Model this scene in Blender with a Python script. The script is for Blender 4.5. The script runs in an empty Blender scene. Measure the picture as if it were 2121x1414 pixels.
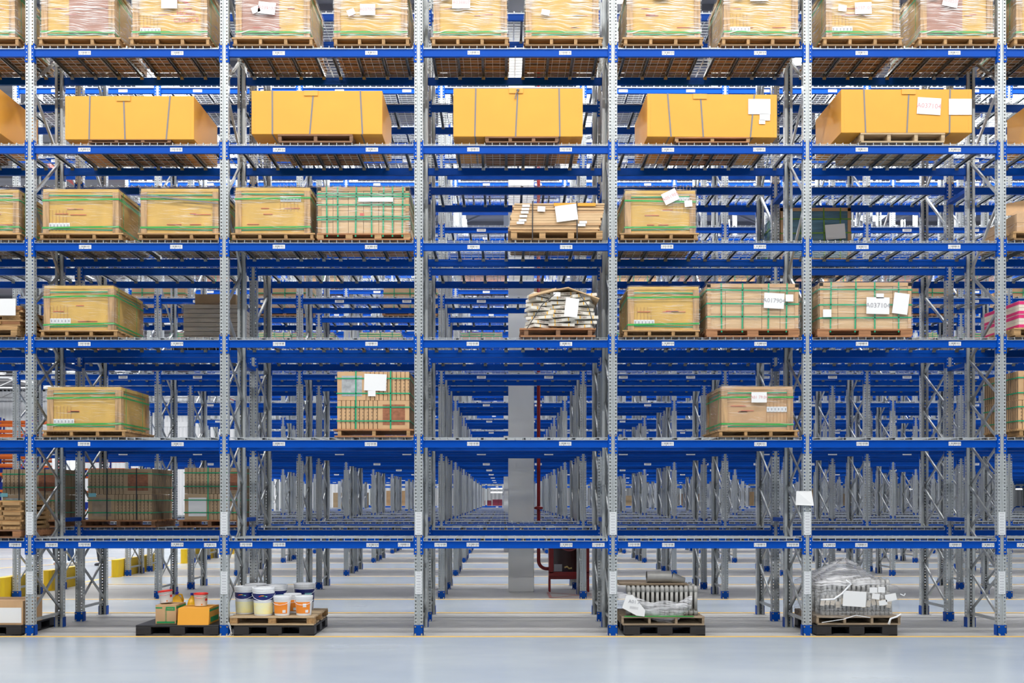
import bpy, bmesh, math, random
from mathutils import Vector, Matrix
random.seed(7)
sc = bpy.context.scene
COL = sc.collection
PI = math.pi
# ------------------------------------------------------------------ camera, light, exposure
CAMZ, F = 1.964, 2100.0
HX, HY = 1042.0, 1034.0                      # vanishing point in the 2121x1414 frame
cam_d = bpy.data.cameras.new('camera'); cam = bpy.data.objects.new('camera', cam_d); COL.objects.link(cam)
cam.location = (0, 0, CAMZ); cam.rotation_euler = (PI/2, 0, 0)
cam_d.sensor_width = 36; cam_d.lens = 36*F/2121
cam_d.shift_x = (1060.5-HX)/2121; cam_d.shift_y = (HY-707)/2121
cam_d.clip_start = 0.1; cam_d.clip_end = 400
sc.camera = cam
w = bpy.data.worlds.new('world'); sc.world = w; w.use_nodes = True
bg = w.node_tree.nodes['Background']; bg.inputs[0].default_value = (0.93, 0.96, 1.0, 1); bg.inputs[1].default_value = 0.12
sc.view_settings.view_transform = 'Standard'; sc.view_settings.look = 'None'
sc.view_settings.gamma = 1; sc.view_settings.use_curve_mapping = False
sc.view_settings.exposure = 0.62
try:
    sc.cycles.max_bounces = 7; sc.cycles.diffuse_bounces = 3; sc.cycles.glossy_bounces = 3
    sc.cycles.transparent_max_bounces = 14; sc.cycles.sample_clamp_indirect = 5; sc.cycles.caustics_reflective = False
    sc.cycles.use_denoising = True
except Exception: pass
def area(name, loc, sx, sy, power, rot=(0, 0, 0), color=(1, .985, .95)):
    l = bpy.data.lights.new(name, 'AREA'); l.shape = 'RECTANGLE'; l.size = sx; l.size_y = sy; l.energy = power; l.color = color
    o = bpy.data.objects.new(name, l); COL.objects.link(o); o.location = loc; o.rotation_euler = rot; return o
for i, (ly, pw) in enumerate([(11.4, 1050), (5.5, 1500), (-4.0, 250), (18.85, 1900), (24.6, 1900), (30.0, 1900), (35.3, 1900), (41.0, 1900), (46.3, 1900), (51.7, 1900), (64, 1900)]):
    area('aisle_or_fill_lamp', (3.5 if i > 2 else 0, ly, 12.0), 28 if i < 3 else 34, .5, pw)
area('aisle_or_fill_lamp', (-24, 40, 12.5), 18, 60, 3800)  # wide fill light spread over the open floor at left
area('aisle_or_fill_lamp', (-32, 88, 12.5), 44, .6, 3200, (.5, 0, 0))  # fill light added to brighten the back wall, tilted towards it

# ------------------------------------------------------------------ helpers
def X(px, d): return (px-HX)*d/F
def Z(py, d): return CAMZ+(HY-py)*d/F
class MB:
    def __init__(s): s.v = []; s.f = []; s.m = []; s.cur = 0
    def q(s, pts, m=None):
        n = len(s.v); s.v += [tuple(p) for p in pts]; s.f.append(tuple(range(n, n+len(pts)))); s.m.append(s.cur if m is None else m)
    def box(s, x0, x1, y0, y1, z0, z1, m=None):
        n = len(s.v); m = s.cur if m is None else m
        s.v += [(x0,y0,z0),(x1,y0,z0),(x1,y1,z0),(x0,y1,z0),(x0,y0,z1),(x1,y0,z1),(x1,y1,z1),(x0,y1,z1)]
        for f in ((0,3,2,1),(4,5,6,7),(0,1,5,4),(1,2,6,5),(2,3,7,6),(3,0,4,7)): s.f.append(tuple(n+i for i in f)); s.m.append(m)
    def hexa(s, p, m=None):
        n = len(s.v); m = s.cur if m is None else m; s.v += [tuple(a) for a in p]
        for f in ((0,3,2,1),(4,5,6,7),(0,1,5,4),(1,2,6,5),(2,3,7,6),(3,0,4,7)): s.f.append(tuple(n+i for i in f)); s.m.append(m)
    def bar(s, p, q, a, b, m=None, up=(1, 0, 0)):
        p = Vector(p); q = Vector(q); d = (q-p).normalized(); u = Vector(up); u = (u-d*u.dot(d)).normalized(); w_ = d.cross(u)
        c = []
        for e in (p, q):
            for (i, j) in ((-1,-1),(1,-1),(1,1),(-1,1)): c.append(e+u*(i*a/2)+w_*(j*b/2))
        s.hexa(c, m)
    def tube(s, pts, r, n=8, m=None, cap=True):
        m = s.cur if m is None else m; pts = [Vector(p) for p in pts]; base = len(s.v)
        rs = r if isinstance(r, (list, tuple)) else [r]*len(pts)
        pu = None
        for i, p in enumerate(pts):
            a = pts[max(0, i-1)]; b = pts[min(len(pts)-1, i+1)]; d = (b-a)
            d = d.normalized() if d.length > 1e-9 else Vector((0, 0, 1))
            if pu is None: pu = d.orthogonal().normalized()
            pu = (pu-d*pu.dot(d)).normalized(); w_ = d.cross(pu)
            for k in range(n):
                t = 2*PI*k/n; s.v.append(tuple(p+(pu*math.cos(t)+w_*math.sin(t))*rs[i]))
        for i in range(len(pts)-1):
            for k in range(n):
                s.f.append((base+i*n+k, base+i*n+(k+1)%n, base+(i+1)*n+(k+1)%n, base+(i+1)*n+k)); s.m.append(m)
        if cap:
            s.f.append(tuple(base+k for k in range(n))[::-1]); s.m.append(m)
            e = base+(len(pts)-1)*n; s.f.append(tuple(e+k for k in range(n))); s.m.append(m)
    def lathe(s, prof, n=24, m=None, c=(0, 0, 0), a0=0, a1=2*PI):
        m = s.cur if m is None else m; base = len(s.v); full = abs(a1-a0-2*PI) < 1e-6; k_ = n if full else n+1
        for (r, z) in prof:
            for k in range(k_):
                t = a0+(a1-a0)*k/n; s.v.append((c[0]+r*math.cos(t), c[1]+r*math.sin(t), c[2]+z))
        for i in range(len(prof)-1):
            for k in range(n):
                s.f.append((base+i*k_+k, base+i*k_+(k+1)%k_, base+(i+1)*k_+(k+1)%k_, base+(i+1)*k_+k)); s.m.append(m)
    def mesh(s, name, mats, smooth=False):
        me = bpy.data.meshes.new(name); me.from_pydata(s.v, [], s.f); me.update()
        for mt in mats: me.materials.append(mt)
        if len(mats) > 1: me.polygons.foreach_set('material_index', s.m)
        if smooth: me.polygons.foreach_set('use_smooth', [True]*len(me.polygons))
        return me
    def build(s, name, mats, parent=None, smooth=False, bevel=0):
        if not isinstance(mats, (list, tuple)): mats = [mats]
        return put(name, s.mesh(name, mats, smooth), parent, bevel=bevel)
def put(name, me, parent=None, loc=None, rot=None, bevel=0):
    o = bpy.data.objects.new(name, me); COL.objects.link(o)
    if parent: o.parent = parent
    if loc is not None: o.location = loc
    if rot is not None: o.rotation_euler = rot
    if bevel:
        b = o.modifiers.new('bevel', 'BEVEL'); b.width = bevel; b.segments = 2; b.limit_method = 'ANGLE'
    return o
def tag(o, label, cat, group=None, kind=None):
    o['label'] = label; o['category'] = cat
    if group: o['group'] = group
    if kind: o['kind'] = kind
    return o
def thing(name, label, cat, loc=(0, 0, 0), rz=0, group=None):
    o = bpy.data.objects.new(name, None); o.empty_display_size = .1; COL.objects.link(o); o.location = loc; o.rotation_euler = (0, 0, rz)
    return tag(o, label, cat, group)
def struct(o): o['kind'] = 'structure'; return o
def text(name, body, size, mt, parent, loc, rot=(PI/2, 0, 0), align='CENTER'):
    c = bpy.data.curves.new(name, 'FONT'); c.body = body; c.size = size; c.align_x = align; c.align_y = 'CENTER'; c.resolution_u = 2
    t_ = bpy.data.objects.new('t', c); me = bpy.data.meshes.new_from_object(t_); bpy.data.objects.remove(t_); me.materials.clear(); me.materials.append(mt)
    return put(name, me, parent, loc, rot)

# ------------------------------------------------------------------ materials
def mat(name, col, rough=.5, metal=0, var=0, scale=(4, 4, 4), bump=0, bscale=None, spec=.5, col2=None, coat=0, emit=0):
    m = bpy.data.materials.new(name); m.use_nodes = True; nt = m.node_tree; b = nt.nodes['Principled BSDF']
    b.inputs['Base Color'].default_value = (*col, 1); b.inputs['Roughness'].default_value = rough; b.inputs['Metallic'].default_value = metal
    b.inputs['Specular IOR Level'].default_value = spec; b.inputs['Coat Weight'].default_value = coat
    if emit: b.inputs['Emission Color'].default_value = (*col, 1); b.inputs['Emission Strength'].default_value = emit
    if var or bump:
        tc = nt.nodes.new('ShaderNodeTexCoord'); mp = nt.nodes.new('ShaderNodeMapping'); mp.inputs['Scale'].default_value = scale
        nt.links.new(tc.outputs['Object'], mp.inputs['Vector'])
        if var:
            n = nt.nodes.new('ShaderNodeTexNoise'); n.inputs['Scale'].default_value = 1; n.inputs['Detail'].default_value = 4
            r = nt.nodes.new('ShaderNodeValToRGB'); r.color_ramp.elements[0].position = .3; r.color_ramp.elements[1].position = .7
            c2 = col2 or tuple(max(0, c*(1-var)) for c in col)
            r.color_ramp.elements[0].color = (*c2, 1); r.color_ramp.elements[1].color = (*[min(1, c*(1+var*.35)) for c in col], 1)
            nt.links.new(mp.outputs[0], n.inputs['Vector']); nt.links.new(n.outputs['Fac'], r.inputs[0]); nt.links.new(r.outputs[0], b.inputs['Base Color'])
        if bump:
            n2 = nt.nodes.new('ShaderNodeTexNoise'); n2.inputs['Scale'].default_value = 1; n2.inputs['Detail'].default_value = 3
            mp2 = nt.nodes.new('ShaderNodeMapping'); mp2.inputs['Scale'].default_value = bscale or scale
            nt.links.new(tc.outputs['Object'], mp2.inputs['Vector']); nt.links.new(mp2.outputs[0], n2.inputs['Vector'])
            bu = nt.nodes.new('ShaderNodeBump'); bu.inputs['Strength'].default_value = bump; bu.inputs['Distance'].default_value = .02
            nt.links.new(n2.outputs['Fac'], bu.inputs['Height']); nt.links.new(bu.outputs[0], b.inputs['Normal'])
    return m
M = {}
M['galv'] = mat('galvanised_steel', (.50, .53, .54), .38, .35, .12, (9, 9, 1.3))
M['galv_brace'] = mat('galvanised_brace', (.40, .42, .43), .33, .55, .1, (6, 6, 6))
M['blue'] = mat('blue_paint', (.0, .066, .41), .42, 0, .06, (2, 2, 2), spec=.14)
M['navysteel'] = mat('blue_foot_paint', (.0, .05, .32), .4, spec=.2)
M['wire'] = mat('zinc_wire', (.62, .66, .67), .35, .4)
M['chan'] = mat('deck_channel', (.17, .19, .20), .32, .6)  # channel steel darkened in colour for the shade beneath the decks
M['bolt'] = mat('brass_bolt', (.62, .45, .16), .35, .5)
M['dark'] = mat('dark_ink', (.03, .03, .04), .6)
M['grayink'] = mat('grey_ink', (.33, .33, .36), .7)
M['white'] = mat('white_paper', (.80, .80, .80), .55)
M['lab'] = mat('label_white', (.74, .76, .78), .5)
M['wood_x'] = mat('pine_board', (.50, .295, .125), .65, 0, .45, (2.5, 30, 30), .15)
M['wood_shaded'] = mat('shaded_pine_board', (.27, .155, .065), .7, 0, .4, (2.5, 30, 30))  # pine darkened to carry the shade under pallets, for bottom boards
M['wood_z'] = mat('pine_post', (.54, .33, .15), .65, 0, .5, (22, 22, 2.2), .15)
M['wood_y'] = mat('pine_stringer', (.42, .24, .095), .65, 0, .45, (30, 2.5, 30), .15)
M['wood_red'] = mat('reddish_board', (.42, .19, .08), .65, 0, .4, (2.5, 30, 30), .1)
M['wood_brown'] = mat('brown_board', (.26, .13, .065), .7, 0, .4, (2.5, 30, 30), .1)
M['wood_pale'] = mat('weathered_board', (.52, .38, .23), .7, 0, .35, (2.5, 30, 30), .1)
M['wood_old'] = mat('old_board', (.33, .25, .17), .75, 0, .4, (2.5, 30, 30), .1)
M['card'] = mat('golden_cardboard', (.66, .41, .095), .6, 0, .13, (5, 5, 3), .05, (3, 3, 3))
M['card_tan'] = mat('tan_cardboard', (.60, .37, .19), .65, 0, .14, (5, 5, 3), .05, (3, 3, 3))
M['card_pale'] = mat('pale_cardboard', (.66, .45, .25), .65, 0, .14, (3, 3, 14), .05, (3, 3, 3))
M['card_grey'] = mat('grey_brown_cardboard', (.46, .33, .20), .7, 0, .12, (5, 5, 5))
M['card_mauve'] = mat('mauve_cardboard', (.42, .22, .165), .65, 0, .1, (5, 5, 5))
M['yellow'] = mat('yellow_cardboard', (.80, .36, .035), .5, 0, .06, (1.5, 1.5, 1.5), .04, (2, 2, 2))
M['yellow_edge'] = mat('yellow_cardboard_tab', (.78, .38, .06), .6)
M['green'] = mat('green_strap', (.015, .36, .05), .35)
M['teal'] = mat('teal_strap', (.01, .36, .17), .35)
M['olive'] = mat('olive_strap', (.16, .32, .03), .4)
M['strap'] = mat('grey_strap', (.20, .19, .19), .4)
M['blackstrap'] = mat('black_strap', (.035, .035, .04), .4)
M['red_ink'] = mat('red_print', (.62, .12, .10), .7)
M['pinkink'] = mat('pale_red_handwriting', (.72, .34, .36), .7)
M['black'] = mat('black_plastic', (.022, .022, .026), .42, 0, .2, (8, 8, 8))
M['plaster'] = mat('white_plaster', (.76, .77, .76), .7, 0, .10, (1.2, 1.2, .5))
M['redp'] = mat('red_paint', (.24, .006, .008), .35)
M['redpale'] = mat('faded_red_line', (.50, .23, .20), .6)
M['orange'] = mat('orange_paint', (.80, .17, .03), .45)
M['bluebin'] = mat('blue_bin_plastic', (.03, .08, .52), .4)
M['guard'] = mat('yellow_guard_paint', (.76, .50, .008), .4)
M['line'] = mat('yellow_floor_line', (.80, .50, .10), .5)
M['bwhite'] = mat('white_bucket_plastic', (.80, .82, .85), .32)
M['navy'] = mat('navy_print', (.008, .018, .15), .35)
M['paley'] = mat('pale_yellow_print', (.86, .78, .28), .4, 0, .35, (6, 6, 9), col2=(.86, .85, .62))
M['orangep'] = mat('orange_print', (.90, .27, .02), .4)
M['redlid'] = mat('red_lid_plastic', (.75, .03, .02), .35)
M['jug'] = mat('yellow_jug_plastic', (.88, .48, .01), .35)
M['bluecap'] = mat('blue_cap', (.02, .03, .5), .4)
M['iron'] = mat('grey_cast_iron', (.33, .325, .31), .55, .1, .15, (8, 8, 8))
M['ironpale'] = mat('pale_radiator_enamel', (.46, .46, .45), .45)
M['cgreen'] = mat('green_print', (.02, .30, .09), .6)
M['bluefilm'] = mat('dark_blue_film', (.12, .25, .34), .3, 0, .5, (2, 2, 14), .4, (3, 3, 30))
M['greyfilm'] = mat('hazy_grey_film', (.60, .53, .44), .35, 0, .2, (2, 2, 9), .3, (3, 3, 20))
M['pink'] = mat('magenta_print', (.72, .03, .18), .5, 0, .15, (5, 5, 9))
M['cream'] = mat('cream_cardboard', (.70, .62, .52), .6)
M['crimson'] = mat('crimson_film', (.30, .03, .07), .4)
M['boxwhite'] = mat('white_tile_carton', (.76, .72, .64), .6, 0, .08, (5, 5, 5))
M['tilepic'] = mat('terracotta_tile_print', (.34, .13, .065), .5, 0, .35, (18, 18, 30))
M['greypic'] = mat('grey_tile_print', (.42, .44, .45), .5, 0, .4, (14, 14, 14))
M['beigepic'] = mat('beige_tile_print', (.38, .30, .22), .5, 0, .3, (7, 7, 7))
M['cyan'] = mat('cyan_label', (.25, .62, .70), .5)
M['skin'] = mat('skin', (.62, .38, .28), .5)
M['hair'] = mat('dark_hair', (.02, .015, .012), .5)
M['jeans'] = mat('blue_denim', (.03, .07, .17), .8, 0, .2, (30, 30, 30))
M['trousers'] = mat('black_cloth', (.02, .02, .025), .8)
M['shirtw'] = mat('white_shirt', (.7, .7, .72), .8)
M['shirtb'] = mat('blue_shirt', (.1, .2, .4), .8)
M['roof'] = mat('grey_roof_sheet', (.26, .26, .28), .6, 0, .2, (.05, 3, 1))
M['wallw'] = mat('white_wall_sheet', (.72, .74, .78), .5)
M['truss'] = mat('grey_truss_steel', (.28, .29, .31), .5)
M['lamp'] = mat('lamp_glow', (1, 1, 1), .5, emit=6)
M['skylight'] = mat('skylight_glow', (.95, .98, 1), .5, emit=0.9)
M['glassd'] = mat('dark_cabinet_glass', (.03, .004, .005), .08, spec=.6)

def floor_mat(name, c1, c2, rough, bumps):
    m = bpy.data.materials.new(name); m.use_nodes = True; nt = m.node_tree; b = nt.nodes['Principled BSDF']
    tc = nt.nodes.new('ShaderNodeTexCoord')
    def noise(sc_, sx, sy, det=5):
        mp = nt.nodes.new('ShaderNodeMapping'); mp.inputs['Scale'].default_value = (sx, sy, 1); n = nt.nodes.new('ShaderNodeTexNoise')
        n.inputs['Scale'].default_value = sc_; n.inputs['Detail'].default_value = det; nt.links.new(tc.outputs['Object'], mp.inputs[0]); nt.links.new(mp.outputs[0], n.inputs[0]); return n
    n = noise(1, .25, .5, 3); n2 = noise(1, 1.6, 2.6, 4)
    mx = nt.nodes.new('ShaderNodeMath'); mx.operation = 'MULTIPLY_ADD'; mx.inputs[1].default_value = .35; nt.links.new(n2.outputs['Fac'], mx.inputs[0]); 
    ad = nt.nodes.new('ShaderNodeMath'); ad.operation = 'MULTIPLY'; ad.inputs[1].default_value = .65; nt.links.new(n.outputs['Fac'], ad.inputs[0]); nt.links.new(ad.outputs[0], mx.inputs[2])
    r = nt.nodes.new('ShaderNodeValToRGB'); r.color_ramp.elements[0].position = .36; r.color_ramp.elements[1].position = .64
    r.color_ramp.elements[0].color = (*c1, 1); r.color_ramp.elements[1].color = (*c2, 1)
    nt.links.new(mx.outputs[0], r.inputs[0]); nt.links.new(r.outputs[0], b.inputs['Base Color'])
    rr = nt.nodes.new('ShaderNodeMapRange'); rr.inputs['To Min'].default_value = rough*.7; rr.inputs['To Max'].default_value = rough*1.35
    nt.links.new(n.outputs['Fac'], rr.inputs[0]); nt.links.new(rr.outputs[0], b.inputs['Roughness'])
    bu = nt.nodes.new('ShaderNodeBump'); bu.inputs['Strength'].default_value = bumps; bu.inputs['Distance'].default_value = .01
    nt.links.new(n.outputs['Fac'], bu.inputs['Height']); nt.links.new(bu.outputs[0], b.inputs['Normal'])
    return m
M['coat'] = floor_mat('coated_aisle_floor', (.40, .46, .53), (.46, .51, .56), .24, .02)
M['concrete'] = floor_mat('bare_concrete', (.37, .37, .36), (.47, .465, .46), .5, .03)

def film(name, base, streak, tilt=.5, tint=(.9, .9, .9), lo=.66, hi=.86):
    m = bpy.data.materials.new(name); m.use_nodes = True; nt = m.node_tree; nt.nodes.clear()
    out = nt.nodes.new('ShaderNodeOutputMaterial'); tc = nt.nodes.new('ShaderNodeTexCoord')
    mp = nt.nodes.new('ShaderNodeMapping'); mp.inputs['Rotation'].default_value = (0, tilt, 0); mp.inputs['Scale'].default_value = (3, 3, 85)
    mp0 = nt.nodes.new('ShaderNodeMapping'); mp0.inputs['Scale'].default_value = (2.2, 2.2, 2.2)
    w0 = nt.nodes.new('ShaderNodeTexNoise'); w0.inputs['Scale'].default_value = 1; w0.inputs['Detail'].default_value = 2
    nt.links.new(tc.outputs['Object'], mp0.inputs[0]); nt.links.new(mp0.outputs[0], w0.inputs[0])
    add = nt.nodes.new('ShaderNodeVectorMath'); add.operation = 'MULTIPLY_ADD'; add.inputs[1].default_value = (.16, .16, .16)
    nt.links.new(w0.outputs['Color'], add.inputs[0]); nt.links.new(tc.outputs['Object'], add.inputs[2]); nt.links.new(add.outputs[0], mp.inputs[0])
    n = nt.nodes.new('ShaderNodeTexNoise'); n.inputs['Scale'].default_value = 1; n.inputs['Detail'].default_value = 5; nt.links.new(mp.outputs[0], n.inputs[0])
    r = nt.nodes.new('ShaderNodeValToRGB'); r.color_ramp.elements[0].position = lo; r.color_ramp.elements[1].position = hi
    r.color_ramp.elements[0].color = (base,)*3+(1,); r.color_ramp.elements[1].color = (streak,)*3+(1,)
    mul = nt.nodes.new('ShaderNodeMath'); mul.operation = 'MULTIPLY_ADD'; mul.inputs[1].default_value = .45
    nt.links.new(w0.outputs['Fac'], mul.inputs[0]); ad2 = nt.nodes.new('ShaderNodeMath'); ad2.operation = 'MULTIPLY'; ad2.inputs[1].default_value = .8
    nt.links.new(n.outputs['Fac'], ad2.inputs[0]); nt.links.new(ad2.outputs[0], mul.inputs[2]); nt.links.new(mul.outputs[0], r.inputs[0])
    tr = nt.nodes.new('ShaderNodeBsdfTransparent'); tr.inputs[0].default_value = (.97, .97, .97, 1)
    pr = nt.nodes.new('ShaderNodeBsdfPrincipled'); pr.inputs['Base Color'].default_value = (*tint, 1); pr.inputs['Roughness'].default_value = .22; pr.inputs['Specular IOR Level'].default_value = .8
    bu = nt.nodes.new('ShaderNodeBump'); bu.inputs['Strength'].default_value = .6; bu.inputs['Distance'].default_value = .02
    nt.links.new(n.outputs['Fac'], bu.inputs['Height']); nt.links.new(bu.outputs[0], pr.inputs['Normal'])
    mix = nt.nodes.new('ShaderNodeMixShader'); nt.links.new(r.outputs[0], mix.inputs[0]); nt.links.new(tr.outputs[0], mix.inputs[1]); nt.links.new(pr.outputs[0], mix.inputs[2])
    nt.links.new(mix.outputs[0], out.inputs[0]); return m
FILM = [film('clear_stretch_film', .035, .55, .6), film('clear_stretch_film_b', .045, .6, -.7), film('clear_stretch_film_c', .03, .45, .2)]
M['film_heavy'] = film('crumpled_film', .13, .8, .5, (.85, .86, .9), .52, .82)
M['film_wall'] = film('taut_film', .05, .5, .3, (.85, .86, .9), .6, .86)
FILM.append(film('glossy_top_film', .05, .85, -.75, (.95, .95, .95), .61, .80))  # white streaks are glare painted into the top shelf film, both variants
FILM.append(film('glare_streak_film_b', .05, .85, .8, (.95, .95, .95), .61, .80))
M['film_light'] = film('light_film', .03, .45, -.2)

# ------------------------------------------------------------------ the setting
m = MB(); m.q([(-70, -14, 0), (70, -14, 0), (70, 112, 0), (-70, 112, 0)]); struct(m.build('floor', M['concrete']))
YL = [14.50, 17.56, 19.89, 23.41, 25.87, 28.72, 31.27, 34.03, 36.5, 39.65, 42.0, 45.3, 47.5, 50.7, 52.9, 57.9]
m = MB(); m.box(-70, 70, -14, YL[0], .001, .003)
for a in range(1, len(YL)-1, 2): m.box(-9.9, 70, YL[a], YL[a+1], .001, .003)
m.box(-70, -9.95, YL[0]+.02, 95, .001, .0028)
m.box(-9.9, 70, YL[-1], 100, .001, .003)
struct(m.build('floor_coating', M['coat']))
m = MB()
for k, y in enumerate(YL): m.box(-70 if k == 0 else -9.9, 70, y-.05, y+.05, .003, .0045)
m.box(-9.98, -9.88, 17.6, 60, .003, .0045)
for (a, b) in (((-16.5, 24.5), (-12.2, 33.5)), ((-20, 27), (-14.5, 27.6)), ((-19, 33), (-13, 34)), ((-30, 40), (-12, 41))):
    m.bar((a[0], a[1], .0035), (b[0], b[1], .0035), .0016, .14, up=(0, 0, 1))
struct(m.build('floor_marking', M['line']))
m = MB()
for (x0, y0, x1, y1) in ((.95, 20.2, .95, 21.4), (.95, 20.2, 2.2, 20.2), (2.2, 20.2, 2.2, 21.4), (.95, 21.35, 2.2, 20.3), (.95, 20.25, 2.2, 21.35)):
    m.bar((x0, y0, .004), (x1, y1, .004), .0012, .06, up=(0, 0, 1))
struct(m.build('floor_marking', M['redpale']))
RZ = 13.2
m = MB(); sky = MB()
ss = [-58, -46, -34, -22, -10, 2, 14, 26, 38, 50]
xs = [-70]
for s_ in ss: xs += [s_, s_+1.2]
xs.append(70)
for i in range(0, len(xs)-1):
    (sky if i % 2 else m).box(xs[i], xs[i+1], -14, 112, RZ, RZ+.05)
for y in range(-13, 112, 3):
    m.box(-70, 70, y, y+.12, RZ-.15, RZ)
struct(m.build('ceiling', M['roof']))
struct(sky.build('ceiling_skylight', M['skylight']))
m = MB()
for y in range(2, 110, 9):
    for zz in (RZ-.2, RZ-1.1): m.box(-70, 70, y-.06, y+.06, zz-.06, zz+.06)
    for i, x in enumerate(range(-70, 70, 2)):
        za, zb = (RZ-.2, RZ-1.1) if i % 2 else (RZ-1.1, RZ-.2)
        m.bar((x, y, za), (x+2, y, zb), .07, .07, up=(0, 1, 0))
o = m.build('ceiling_truss', M['truss']); struct(o)
m = MB(); 
x = -70.0
while x < 70:
    m.q([(x, 104, 0), (x+.2, 104, 0), (x+.2, 104, RZ), (x, 104, RZ)]); m.q([(x+.2, 104, 0), (x+.25, 103.93, 0), (x+.25, 103.93, RZ), (x+.2, 104, RZ)])
    m.q([(x+.25, 103.93, 0), (x+.35, 103.93, 0), (x+.35, 103.93, RZ), (x+.25, 103.93, RZ)]); m.q([(x+.35, 103.93, 0), (x+.4, 104, 0), (x+.4, 104, RZ), (x+.35, 103.93, RZ)]); x += .4
m.box(-70, 70, 103.85, 103.95, 6.0, 6.3); m.box(-70, 70, 103.85, 103.95, 9.4, 9.9)
m.box(-70, 70, 104.1, 104.2, 0, RZ)
struct(m.build('wall_back', M['wallw']))
m = MB(); m.box(-70, -69.8, -14, 104, 0, RZ); struct(m.build('wall_left', M['wallw']))
m = MB(); m.box(69.8, 70, -14, 104, 0, RZ); struct(m.build('wall_right', M['wallw']))
m = MB()
for x in (-13.5, -19.5, -27): m.tube([(x, 14, 11.9), (x, 103, 11.9)], .06, 8)
for y in (28, 46, 70): m.tube([(-40, y, 11.7), (-13.5, y, 11.7)], .05, 8)
struct(m.build('ceiling_sprinkler_pipe', mat('red_sprinkler_pipe', (.50, .04, .03), .4)))
# high bay lamps
m = MB(); m.lathe([(.0, .18), (.12, .18), (.2, .1), (.24, 0)], 16); lampbody = m.mesh('lamp_body', [M['truss']])
m = MB(); m.lathe([(0, -.015), (.22, 0)], 16); lampglow = m.mesh('lamp_lens', [M['lamp']])
m = MB(); m.tube([(0, 0, .18), (0, 0, 1.39)], .012, 6); lamprod = m.mesh('lamp_rod', [M['truss']])
for k, (px, py, zz) in enumerate([(1655, 127, 11.8), (94, 586, 11.8), (249, 774, 11.8), (6, 772, 11.8), (1900, 60, 11.8)]):
    d = (zz-CAMZ)*F/(HY-py)
    o = thing('high_bay_lamp', ['round high bay lamp glowing beside the second upright from the right', 'round high bay lamp glowing left of the wooden crate on the fourth shelf',
        'small distant round lamp glowing above the blue beams behind the lowest upper crate', 'distant round lamp glowing at the left edge above the white wall', 'round high bay lamp above the racks near the top right crates'][k], 'lamp', (X(px, d), d, zz), group='high bay lamps under the roof')
    put('lamp_housing', lampbody, o); put('lamp_lens', lampglow, o); put('suspension_rod', lamprod, o)
# strip lights far down the corridor
for (px, py) in ((1023, 1011), (1037, 1011), (1023, 1018.5), (1037, 1018.5), (1290, 1014), (1440, 1014), (1888, 1012), (2110, 1012)):
    d = 89.06 if py == 1018.5 else 92.; mm = MB(); mm.box(-.27, .27, -.1, .1, -.07, .0)
    o = thing('strip_light', 'white strip light glowing at the far end of the warehouse', 'light', (X(px, d), d, Z(py, d)), group='strip lights at the far end')
    mm.build('light_tube', M['lamp'], o); mm = MB(); mm.box(-.27, .27, -.06, .06, 0, .06); mm.build('light_housing', M['truss'], o)
    mm = MB(); mm.tube([(0, 0, .06), (0, 0, RZ-Z(py, d)-(.155 if py == 1018.5 else 1.17))], .015, 5); mm.build('suspension_rod', M['truss'], o)

# ------------------------------------------------------------------ racks
PITCH, X0 = 2.8, -1.217
def UX(k): return X0+PITCH*k
UH = 10.9
def upright_mesh(simple=False, h=UH):
    m = MB()
    if simple:
        m.box(-.06, .06, 0, .004, 0, h); m.box(-.06, -.056, 0, .09, 0, h); m.box(.056, .06, 0, .09, 0, h); m.box(-.018, .018, .004, .012, 0, h)
        return m.mesh('upright', [M['galv']])
    def strip(xa, ya, xb, yb): m.q([(xa, ya, 0), (xb, yb, 0), (xb, yb, h), (xa, ya, h)])
    pts = [(-.06, 0), (-.049, 0)], [(-.031, 0), (-.019, 0)], [(-.019, 0), (-.013, .012)], [(-.013, .012), (.013, .012)], [(.013, .012), (.019, 0)], [(.019, 0), (.031, 0)], [(.049, 0), (.06, 0)]
    for a, b in pts: strip(*a, *b)
    for s_ in (-1, 1):
        strip(s_*.06, 0, s_*.06, .036); strip(s_*.06, .054, s_*.06, .09); strip(s_*.06, .09, s_*.022, .09); strip(s_*.022, .09, s_*.022, .076)
    n = int(h/.05)
    for i in range(n):
        za = i*.05+.011; zb = (i+1)*.05-.009
        for s_ in (-1, 1):
            m.q([(s_*.049, 0, za), (s_*.031, 0, za), (s_*.031, 0, zb), (s_*.049, 0, zb)])
            m.q([(s_*.06, .036, za), (s_*.06, .054, za), (s_*.06, .054, zb), (s_*.06, .036, zb)])
    return m.mesh('upright', [M['galv']])
DEP = 1.05
def bracing_mesh():
    m = MB(); ya, yb = .05, DEP-.05; z = [.27+.64*i for i in range(7)]
    m.bar((0, ya, .22), (0, yb, .22), .035, .04)
    for i in range(6):
        m.bar((-.02, ya, z[i]), (-.02, yb, z[i+1]), .022, .036); m.bar((.02, yb, z[i]), (.02, ya, z[i+1]), .022, .036)
    zz = [(yb, 4.11), (ya, 4.75), (yb, 5.42), (ya, 6.33), (yb, 7.15), (ya, 7.97), (yb, 8.75), (ya, 9.6), (yb, 10.5)]
    for a, b in zip(zz[:-1], zz[1:]): m.bar((0, a[0], a[1]), (0, b[0], b[1]), .03, .038)
    return m.mesh('bracing', [M['galv_brace']])
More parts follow.
